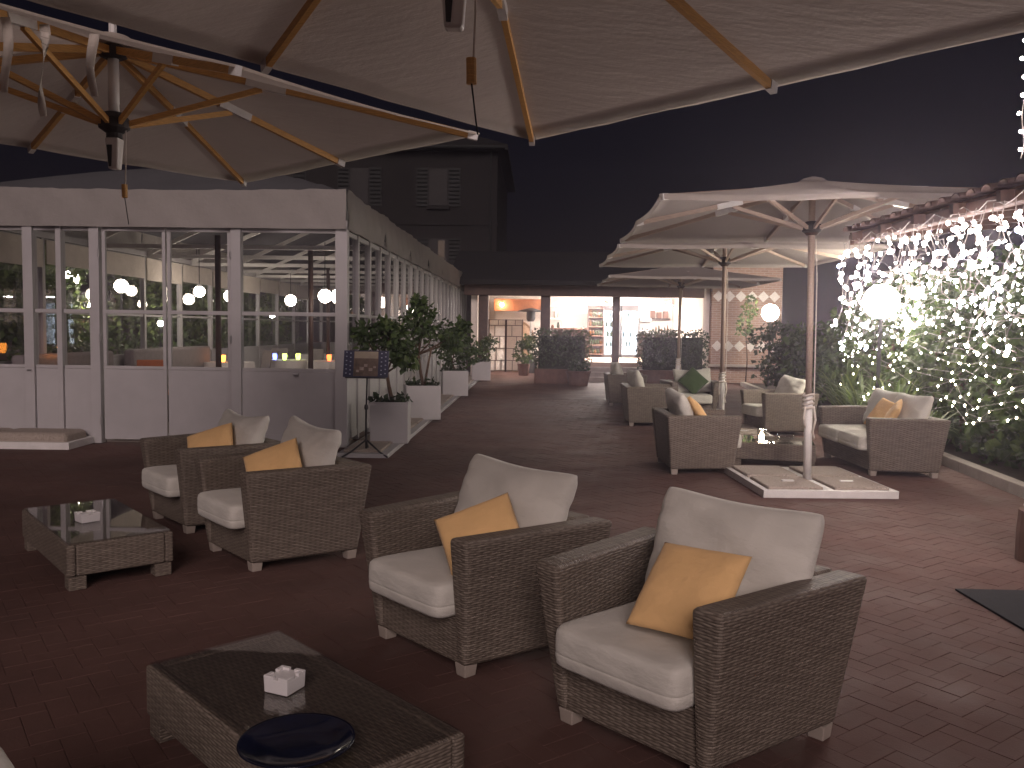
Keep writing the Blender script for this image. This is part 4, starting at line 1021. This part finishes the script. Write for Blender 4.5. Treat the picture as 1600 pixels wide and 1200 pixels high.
def wicker_seat(name, label, cat, Wd, group, seats=1, Dp=.86, H=.66, seed=1):
    """origin at floor centre, front towards -Y"""
    t = thing(name, label, cat, (0, 0, 0), 0, group); a, d = Wd / 2, Dp / 2; AT = .135; bt = .05
    fl, bi, bd = .105, .085, .065          # arms splay apart towards the back, body tapers to the floor
    def hx(bot, top, nm): MB().hexa([(*p, .055) for p in bot], [(*p, H) for p in top]).build(nm, 'wicker', t, bevel=.024, segs=3)
    for s in (1, -1):
        top = [(s * (a - AT), -d), (s * a, -d), (s * (a + fl), d), (s * (a + fl - AT), d)]
        bot = [(s * (a - AT - .01), -d + bd), (s * (a - bi), -d + bd), (s * (a + fl - bi), d - bd), (s * (a + fl - AT - .02), d - bd)]
        if s < 0: top.reverse(); bot.reverse()
        hx(bot, top, 'arm')
    q = a + fl - AT - .003; bw = q - .03
    hx([(-bw, d - AT - .01), (bw, d - AT - .01), (bw, d - bd - .004), (-bw, d - bd - .004)], [(-q + .02, d - AT), (q - .02, d - AT), (q, d - .004), (-q, d - .004)], 'backrest')
    MB().box(-a + AT - .03, a - AT + .03, -d + .072, d - AT - .03, .058, .275).build('base', 'wicker', t, bevel=.012)
    for sx in (-1, 1):
        for sy in (-1, 1):
            cx, cy = sx * (a - bi - .045 + (fl if sy > 0 else 0)), sy * (d - bd - .045)
            MB().hexa([(cx - .032, cy - .032, 0), (cx + .032, cy - .032, 0), (cx + .032, cy + .032, 0), (cx - .032, cy + .032, 0)], [(cx - .038, cy - .038, .06), (cx + .038, cy - .038, .06), (cx + .038, cy + .038, .06), (cx - .038, cy + .038, .06)]).build('foot', 'wood_foot', t, bevel=.004)
    iw = (Wd - 2 * AT - .01) / seats; sd_ = Dp - AT - .015
    for k in range(seats):
        xc = -Wd / 2 + AT + .005 + iw * (k + .5)
        place(seat_mesh(iw - .008, sd_ + .03, .155, seed + k), 'seat_cushion', t, (xc, -d + sd_ / 2 - .03, .356), (0, 0, 0))
        place(cushion_mesh(.76, .52, .20, seed + 10 + k, .055, 'back_cushion', n=30, ear=1.2), 'back_cushion', t, (xc + .07, d - AT - .10, .672), (R(-19), R(1.2 * (-1) ** k), R(3)))
    return t
backs = [cushion_mesh(.76, .52, .20, 60 + k, .05 + .012 * k, 'back_cushion', n=30, ear=.8 + .3 * k) for k in range(4)]
def fluff(chair, seed):
    rr = random.Random(seed)
    for c in chair.children:
        if c.name.startswith('back_cushion'):
            c.data = backs[seed % 4]; c.rotation_euler = (R(-19 + rr.uniform(-5, 5)), R(rr.uniform(-4, 4)), R(3 + rr.uniform(-5, 5)))
            c.location = c.location + Vector((rr.uniform(-.03, .02), rr.uniform(-.03, .01), rr.uniform(-.02, .015)))
pil_y = [cushion_mesh(.39, .39, .11, 40 + k, .035, 'throw_pillow', 'pillow_yellow', 24, rnd=.01, crease=.35) for k in range(3)]
pil_g = cushion_mesh(.42, .42, .12, 50, .04, 'throw_pillow', 'pillow_green', 20, rnd=.01, crease=.35)
def pillow(chair, lx, ly, lz, rot, label, me=None, group='yellow throw pillows'):
    """stands on a seat: position and tilt in the chair's own frame"""
    m = Matrix.Translation(chair.location) @ Matrix.Rotation(chair.rotation_euler[2], 4, 'Z') @ Matrix.Translation((lx, ly, lz)) @ Matrix.Rotation(rot[2], 4, 'Z') @ Matrix.Rotation(rot[0], 4, 'X') @ Matrix.Rotation(rot[1], 4, 'Y')
    o = bpy.data.objects.new('throw_pillow', me or random.choice(pil_y)); COL.objects.link(o); o.matrix_world = m
    tag(o, label, 'pillow', group); return o
GA = 'wicker armchairs with cream cushions'
ch = wicker_seat('wicker_armchair', 'nearest grey wicker armchair, its yellow pillow upright in full view', 'armchair', .90, GA)
ch.location = (.605, 3.42, 0); ch.rotation_euler[2] = R(-45); D = ch
Cc = dup(ch, (-.31, 4.31, 0), R(-46), 'grey wicker armchair just left of the nearest armchair, facing the table with the white ashtray', GA)
B = dup(ch, (-1.82, 5.9, 0), R(-47), 'wicker armchair at the right of the left pair, behind the glass topped table', GA)
A = dup(ch, (-2.66, 6.86, 0), R(-46), 'wicker armchair at the left of the left pair, before the white panels', GA)
S1 = dup(ch, (1.82, 9.98, 0), R(92), 'wicker armchair seen from its side, left of the table with the candle', GA)
S2 = dup(ch, (1.86, 14.7, 0), R(90), 'wicker armchair behind the side-on one with the yellow pillows, on the path edge', GA)
S3 = dup(ch, (1.84, 18.5, 0), R(90), 'farthest wicker armchair of the path edge row', GA)
S4 = dup(ch, (2.85, 16.1, 0), R(0), 'wicker armchair facing the camera with a dark green pillow', GA)
S5 = dup(ch, (3.78, 13.75, 0), R(-78), 'wicker armchair facing left between two umbrella poles', GA)
so = wicker_seat('wicker_sofa', 'two seat wicker sofa with cream cushions under the fairy lights', 'sofa', 1.62, None, 2, seed=5)
so.location = (4.06, 10.4, 0); so.rotation_euler[2] = R(-88)
for k_, c_ in enumerate((Cc, B, A, S1, S2, S3, S4, S5)): fluff(c_, k_ + 1)
pillow(D, .115, -.15, .612, (R(-46), R(-3), R(2)), 'yellow throw pillow upright on the nearest armchair', pil_y[0])
pillow(Cc, .225, -.15, .585, (R(-36), R(-26), R(36)), 'yellow throw pillow tilted on one corner in the armchair left of the nearest', pil_y[1])
pillow(B, .19, -.12, .62, (R(-36), R(-26), R(38)), 'yellow throw pillow half behind the arm of the left pair\'s right armchair', pil_y[2])
pillow(A, .16, -.08, .61, (R(-38), R(-24), R(34)), 'yellow throw pillow in the armchair before the white pavilion panels', pil_y[0])
pillow(S1, .06, .02, .645, (R(-28), R(14), R(12)), 'yellow throw pillow nearest in the side-on armchair', pil_y[1])
pillow(S1, -.16, -.02, .645, (R(-34), R(20), R(-6)), 'yellow throw pillow farther back in the side-on armchair', pil_y[2])
pillow(so, .42, -.02, .64, (R(-30), R(16), R(-20)), 'yellow throw pillow at the near end of the sofa', pil_y[0])
pillow(so, .12, .0, .64, (R(-32), R(10), R(10)), 'yellow throw pillow nearer the middle of the sofa', pil_y[1])
pillow(S4, .02, .0, .66, (R(-22), R(45), 0), 'dark green throw pillow set on its corner in the armchair facing the camera', pil_g, 'green throw pillows')
def wicker_table(label, x, y, rz, L, Wd, H=.28):
    t = thing('coffee_table', label, 'coffee table', (x, y, 0), rz, 'low wicker coffee tables')
    a, b = L / 2, Wd / 2
    for s in (-1, 1):
        MB().box(-a, a, s * b - (0 if s < 0 else .05), s * b + (.05 if s < 0 else 0), .085, H).build('apron', 'wicker', t, bevel=.012)
        MB().box(s * a - (0 if s < 0 else .05), s * a + (.05 if s < 0 else 0), -b + .052, b - .052, .086, H - .001).build('apron', 'wicker', t, bevel=.012)
    MB().box(-a + .052, a - .052, -b + .052, b - .052, H - .06, H - .006).build('top_panel', 'wicker', t)
    for sx in (-1, 1):
        for sy in (-1, 1):
            cx, cy = sx * (a - .06), sy * (b - .06)
            MB().box(cx - .05, cx + .05, cy - .05, cy + .05, 0, .084).build('leg', 'wicker', t, bevel=.006)
    MB().box(-a + .012, a - .012, -b + .012, b - .012, H + .002, H + .010).build('glass_top', 'table_glass', t, bevel=.002)
    return t
wicker_table('low wicker table with the white ashtray and dark blue dish in front', -.865, 2.955, R(-45), 1.25, .57)
wicker_table('low wicker table at left, its glass reflecting the pavilion', -2.97, 5.58, R(-48), 1.27, .62)
wicker_table('low wicker table with a candle beside the nearest umbrella pole', 2.86, 10.5, R(-14), .95, .75)
# ashtrays, dish, candle
def ashtray(x, y, z, s, h, rz, label):
    t = thing('ashtray', label, 'ashtray', (x, y, z), rz, 'white square ashtrays')
    a = s / 2; q = a * .72; mb = MB()
    mb.hexa([(-a * .96, -a * .96, 0), (a * .96, -a * .96, 0), (a * .96, a * .96, 0), (-a * .96, a * .96, 0)], [(-a, -a, h * .84), (a, -a, h * .84), (a, a, h * .84), (-a, a, h * .84)])
    mb.build('body', 'ceramic', t, bevel=.003)
    mb = MB()   # rim pieces leave a notch in the middle of each side
    n = .22 * a
    for sx in (-1, 1):
        for sy in (-1, 1):
            x0, x1 = sorted((sx * n, sx * a)); y0, y1 = sorted((sy * q, sy * a)); mb.box(x0, x1, y0, y1, h * .84 - .001, h)
            x0, x1 = sorted((sx * q, sx * (a - .0005))); y0, y1 = sorted((sy * n, sy * (q - .0005))); mb.box(x0, x1, y0, y1, h * .84 - .001, h - .0004)
    mb.build('rim', 'ceramic', t, bevel=.002)
t = thing('footstool_stand_in', 'cream cushioned wicker footstool standing in for an armchair, cut off at the bottom left corner', 'footstool', (-1.485, 1.845, 0), R(-45))  # stands in for an armchair; no back, so the table stays unshaded
MB().hexa([(-.26, -.26, .05), (.26, -.26, .05), (.26, .26, .05), (-.26, .26, .05)], [(-.3, -.3, .3), (.3, -.3, .3), (.3, .3, .3), (-.3, .3, .3)]).build('base', 'wicker', t, bevel=.02)
for sx in (-1, 1):
    for sy in (-1, 1): MB().box(sx * .22 - .03, sx * .22 + .03, sy * .22 - .03, sy * .22 + .03, 0, .052).build('foot', 'white_metal', t)
place(seat_mesh(.58, .58, .16, 3), 'seat_cushion', t, (0, 0, .38), (0, 0, 0))
ashtray(-.90, 2.985, .291, .105, .062, R(-22), 'white square notched ashtray on the foreground table')
ashtray(-2.97, 5.50, .291, .12, .06, R(-40), 'white square ashtray on the left table')
t = thing('dish', 'round dark blue glazed dish on the foreground table', 'dish', (-.73, 2.545, .291))
MB().lathe((0, 0, 0), [(.09, 0), (.13, .006), (.172, .03), (.178, .034), (.176, .038), (.168, .034), (.125, .014), (.06, .010), (.001, .010)], 48).build('bowl', 'dish_blue', t, smooth=True)
t = thing('candle_glass', 'glowing clear candle glass on the table by the umbrella pole', 'candle', (2.70, 10.42, .291), 0, None)
MB().lathe((0, 0, 0), [(.045, 0), (.05, .01), (.055, .13), (.052, .13)], 16).build('jar', 'jar_glass', t, smooth=True); MB().lathe((0, 0, .012), [(.032, 0), (.032, .05), (.012, .075), (.002, .11)], 12).build('flame', 'flame', t, smooth=True)
t = thing('ashtray_bowl', 'clear glass bowl beside the glowing candle', 'bowl', (2.98, 10.4, .291), 0, None)
MB().lathe((0, 0, 0), [(.04, 0), (.09, .02), (.11, .07), (.105, .07), (.08, .025), (.001, .01)], 20).build('bowl', 'jar_glass', t, smooth=True)

# ------------------------------------------------------------------ right side: kerb, mat, porch, planting, lights
def kerbseg(p, q, h=.12, w=.14):
    return MB().bar((p[0], p[1], h / 2 - .03), (q[0], q[1], h / 2 - .03), w, h + .06)
kb = MB(); pts = [(4.78, 7.6), (4.86, 8.8), (4.98, 10.1), (5.1, 11.4), (5.2, 13), (5.35, 16), (5.6, 20), (6.0, 25.5)]
for i in range(len(pts) - 1): kb.add(kerbseg(pts[i], pts[i + 1]).v, MB().hexa([0] * 4, [0] * 4).f if False else [(3, 2, 1, 0), (4, 5, 6, 7), (0, 1, 5, 4), (1, 2, 6, 5), (2, 3, 7, 6), (3, 0, 4, 7)])
tag(kb.build('kerb', 'concrete', bevel=.01), kind='structure')
bed = MB(); 
for i in range(len(pts) - 1):
    (a, b), (c, d) = pts[i], pts[i + 1]; bed.add([(a + .07, b, .05), (14, b, .1), (14, d, .1), (c + .07, d, .05)], [(0, 1, 2, 3)])
tag(bed.build('planting_bed', 'earth'), kind='structure')
tag(MB().hexa([(2.62, 5.36, 0.002), (2.65, 4.5, 0.002), (4.4, 4.5, 0.002), (4.4, 5.36, 0.002)], [(2.62, 5.36, .014), (2.65, 4.5, .014), (4.4, 4.5, .014), (4.4, 5.36, .014)]).build('door_mat', 'mat_black'), 'flat black door mat at the right edge of the terrace', 'mat')
po = thing('porch', 'tiled wooden porch roof edge on a pale column at far right', 'porch', (3.5, 6.2, 0), 0, None, True)
EA, EB, PR = Vector((2.93, 5.15, 2.45)), Vector((2.78, 7.85, 2.43)), Vector((2.2, .1, .22))
MB().bar(EA, EB, .07, .09).build('eave_beam', 'dark_wood', po, bevel=.01)
for k in range(9):
    f0, f1 = k / 9 + .002, (k + 1) / 9 - .002
    a, b = EA.lerp(EB, f0), EA.lerp(EB, f1); up = Vector((0, 0, .048)); dn = Vector((0, 0, .066))
    MB().hexa([a + up, b + up, b + up + PR, a + up + PR], [a + dn, b + dn, b + dn + PR, a + dn + PR]).build('plank', 'board_wood', po)
for k in range(5):
    a = EA.lerp(EB, (k + .5) / 5); MB().bar(a + Vector((-.12, 0, .0)), a + PR * .98 + Vector((0, 0, .0)), .05, .07).build('rafter', 'dark_wood', po)
for k in range(15):    # clay roof tiles, seen end on along the eave
    a = EA.lerp(EB, (k + .5) / 15) + Vector((-.10, 0, .028)); b = a + PR + Vector((.10, 0, .03)); n = 8; vs = []
    ax = (EB - EA).normalized()
    for P in (a, b):
        for rad in (.06, .05):
            for i in range(n + 1):
                an = math.pi * i / n; vs.append(P + ax * math.cos(an) * rad + Vector((0, 0, .04 + math.sin(an) * rad * .7)))
    m = n + 1; fs = []
    for i in range(n): fs += [(i, i + 1, 2 * m + i + 1, 2 * m + i), (m + i + 1, m + i, 3 * m + i, 3 * m + i + 1), (i, m + i, m + i + 1, i + 1)]
    MB().add(vs, fs).build('roof_tile', 'roof_clay', po)
MB().lathe((3.62, 6.12, 0), [(.2, 0), (.2, .2), (.19, .36)], 20).build('column_base', 'terracotta', po)
MB().lathe((3.62, 6.12, .36), [(.15, 0), (.16, .03), (.14, .06), (.135, 2.2), (.17, 2.3), (.17, 2.36)], 20).build('column', 'stucco_column', po, smooth=True)
MB().box(5.0, 5.2, 4.6, 8.0, -.02, 3.3).build('wall', 'stucco_column', po)
MB().tube([(3.53, 6.0, 2.6), (3.53, 6.0, 3.85)], .016, 8).build('rod', 'white_metal', po); MB().tube([(3.53, 6.0, 3.82), (3.235, 6.0, 3.80)], .010, 6).build('hook', 'white_metal', po)
# flowering hedge that carries the net lights
hd = thing('hedge', 'tall leafy hedge covered with fairy lights behind the sofa', 'hedge', (6.2, 11.5, 0), 0, None, True)
rng = np.random.default_rng(77); cs = []
def hedge_top(y): return 2.45 + .16 * math.sin(y * 1.9) + .1 * math.sin(y * 4.3)
def hedge_face(y, z): return 5.02 + .055 * (y - 8.5) + .16 * math.sin(y * 2.3 + z * 1.3) * .6 + .12 * (z - .9) ** 2 * .6
for k in range(20):
    y = 8.2 + k * .42
    for z in (.45, .9, 1.35, 1.8, hedge_top(y) - .3):
        cs.append(((hedge_face(y, z) + .42 + rng.uniform(-.05, .08), y + rng.uniform(-.1, .1), z + rng.uniform(-.08, .08)), (.4, .36, .36)))
mb = MB(); clumps(mb, cs, 115, .13, 78, shell=.55); mb.build('foliage', 'leaf', hd, uv=False)
mb = MB()
for k in range(9):
    y = 8.5 + k * .8; mb.tube([(5.75, y, .0), (5.7, y + .1, 1.0), (5.8, y, 2.0)], [.05, .04, .015], 6)
mb.build('stems', 'bark', hd)
GS = 'strap leaved plants along the kerb'
for i, (x, y, h, n, lb) in enumerate(((5.0, 12.2, 1.2, 120, 'strap leaved plant arching over the kerb behind the sofa'), (5.1, 13.6, 1.25, 120, 'pale strap leaved plant between the sofa and the left facing armchair'),
                                      (5.3, 14.9, 1.3, 120, 'strap leaved plant behind the left facing armchair'), (4.98, 11.2, .9, 90, 'low strap leaved plant behind the sofa cushions'))):
    strap_plant('strap_plant', lb, x, y, h, n, 100 + i, 'leaf_light', GS)
for i, (x, y, h, r, mt, lb) in enumerate(((6.2, 15.6, 2.3, 1.1, 'leaf', 'rounded shrub left of the light covered hedge'), (6.2, 18.2, 2.1, 1.1, 'leaf', 'dark rounded shrub before the brick wall globe'),
                                      (6.2, 20.8, 1.8, 1.0, 'leaf_dark', 'low dark shrub at the foot of the brick wall'), (7.6, 17.0, 3.3, 1.0, 'leaf', 'tall leafy shrub rising behind the umbrella pole'))):
    rr = random.Random(200 + i)
    cs = [((x + rr.uniform(-.6, .6) * r, y + rr.uniform(-.6, .6) * r, h * rr.uniform(.3, .85)), (r * .55, r * .55, h * .22)) for _ in range(12)]
    round_tree('shrub', lb, x, y, h * .4, cs, 150, .14, 210 + i, mt, .04, 'shrubs right of the row of umbrellas', 'shrub')
t = round_tree('sapling', 'slender young tree against the brick wall beside the globe lamp', 6.1, 25.6, 1.5, [((6.15, 25.6, 2.0), (.3, .3, .45)), ((6.0, 25.5, 1.7), (.25, .25, .3)), ((6.2, 25.6, 2.4), (.2, .2, .3))], 60, .13, 300, 'leaf_light', .025)
def post_globe(x, y, z, r, label):
    t = thing('garden_globe', label, 'lamp', (x, y, 0), 0, 'globe lamps on posts at right', True)
    MB().sphere((x, y, z), r, 18, 12).build('globe', 'globe_bright', t, smooth=True); MB().tube([(x, y, 0.0), (x, y, z - r + .01)], .028, 8).build('post', 'black_metal', t)
    MB().lathe((x, y, z - r - .02), [(.05, 0), (.07, .04)], 10).build('collar', 'black_metal', t)
post_globe(4.95, 12.7, 2.06, .25, 'dazzling globe lamp among the fairy lights')
post_globe(6.5, 24.6, 2.14, .24, 'glowing globe lamp before the brick wall')
# net lights
bulb_me = {}
for nm, mt in (('bulb', 'bulb'), ('bulb_warm', 'bulb_warm'), ('bulb_blue', 'bulb_blue')):
    bulb_me[nm] = MB().octa((0, 0, 0), .0115, .016).mesh('bulb', mt); bulb_me[nm + '2'] = MB().sphere((0, 0, 0), .0165, 8, 6).mesh('bulb', mt)
nl = thing('net_lights', 'net of small white fairy lights draped over the leafy hedge', 'fairy lights', (5.6, 11, 0), 0, None, True)
rr = random.Random(9); cab = MB(); cnt = 0
for row in range(17):
    zb = .62 + row * .112; prev = []
    for k in range(20):
        y = 8.8 + k * .33 + (row % 2) * .12 + rr.uniform(-.09, .09); z = zb + .09 * math.sin(k * 1.1 + row * .5) + rr.uniform(-.045, .045)
        if z > hedge_top(y) + .05: continue
        if z < 1.15 and y > 10.6 and rr.random() < .5: continue
        if z < 1.5 and 9.6 < y < 10.6 and rr.random() < .25: continue
        x = hedge_face(y, z) - .03 + rr.uniform(-.03, .09)
        prev.append((x, y, z))
        if cnt < 298: inst(bulb_me['bulb_warm' if z < 1.6 else 'bulb'], 'bulb', (x, y, z), nl, rr.random() * 3, rr.uniform(.65, 1.25)); cnt += 1
    if len(prev) > 1: cab.tube([(p[0] + .012, p[1], p[2] + .01) for p in prev], .003, 4)
cab.build('cable', 'cable', nl, uv=False)
nl3 = thing('light_garland', 'dense tangle of white fairy lights along the top of the leafy hedge', 'fairy lights', (5.5, 11, 2), 0, None, True)
cab = MB()
for row in range(12):
    prev = []
    for k in range(21):
        y = 8.9 + k * .30 + rr.uniform(-.12, .12); z = 1.62 + row * .095 + .12 * math.sin(k * .9 + row) + rr.uniform(-.06, .06)
        p = (hedge_face(y, min(z, 2.3)) - .08 + rr.uniform(-.10, .06), y, z); prev.append(p)
        inst(bulb_me['bulb_blue' if rr.random() < .03 else 'bulb'], 'bulb', p, nl3, rr.random() * 3, rr.uniform(.6, 1.3))
    cab.tube([(p[0] + .012, p[1], p[2] + .01) for p in prev], .0035, 4)
cab.build('cable', 'cable', nl3, uv=False)
nl2 = thing('string_lights', 'short string of warm lights low among the strap leaves', 'fairy lights', (5.0, 12, 0), 0, None, True)
cab = MB(); prev = []
for k in range(14):
    y = 11.6 + k * .1; p = (4.82 + .03 * math.sin(k * 2.0), y, .66 + .05 * math.sin(k * 1.3)); prev.append(p); inst(bulb_me['bulb_warm'], 'bulb', p, nl2)
cab.tube([(p[0] + .012, p[1], p[2] + .012) for p in prev], .003, 4).build('cable', 'cable', nl2, uv=False)
# icicle lights along the porch eave
ic = thing('icicle_lights', 'curtain of white icicle lights with looping cables hanging from the porch eave', 'fairy lights', (2.85, 6.5, 2.6), 0, None, True)
rr = random.Random(21); main = []
for k in range(30):
    f = k / 29; p = EA.lerp(EB, f) + Vector((-.075, 0, -.02 + .03 * math.sin(k * 1.7))); main.append(p)
MB().tube(main, .004, 5).build('cable', 'cable', ic, uv=False)
for k in range(36):
    row2 = k >= 26
    f = ((k + .3 + rr.uniform(-.2, .2)) / 26) if not row2 else .35 + .65 * (k - 25.6) / 10
    L = rr.choice((.35, .55, .75, .95)) if not row2 else rr.uniform(.5, .8)
    p = EA.lerp(EB, f) + (Vector((-.08, 0, -.03)) if not row2 else Vector((.32, 0, .06))); pts_ = []; n = max(5, int(L / .05)); ph = rr.random() * 6
    for i in range(n + 1):
        q = i / n; pts_.append(p + Vector((-.02 + .06 * math.sin(q * 9 + ph) * q ** .5, .10 * math.sin(q * 6 + ph * 2) * q ** .5 + .05 * math.sin(q * 19 + ph) * q ** .5, -L * q - .03 * math.sin(q * 23))))
    st = MB().tube(pts_, .0032, 5).build('cable', 'cable', ic, uv=False)
    for i in range(1, n + 1):
        if rr.random() < (.3 if not row2 else .5): continue
        q = pts_[i] + Vector((rr.uniform(-.02, .02), rr.uniform(-.02, .02), -.015))
        inst(bulb_me['bulb_blue2' if rr.random() < .06 else 'bulb2'], 'bulb', q, ic, 0, rr.uniform(.45, 1.1))
sl = thing('hanging_light_string', 'single string of white bulbs hanging at the top right edge', 'fairy lights', (3.42, 6.0, 3), 0, None, True)
pts_ = [(3.235 + .012 * math.sin(k), 6.0, 3.75 - k * .06) for k in range(17)]
MB().tube(pts_, .005, 5).build('cable', 'cable', sl, uv=False)
for k in range(1, 16, 2): inst(bulb_me['bulb2'], 'bulb', (pts_[k][0] - .03, 5.98, pts_[k][2]), sl, 0, .7)

for o in bpy.data.objects:
    if '_o' in o: del o['_o']
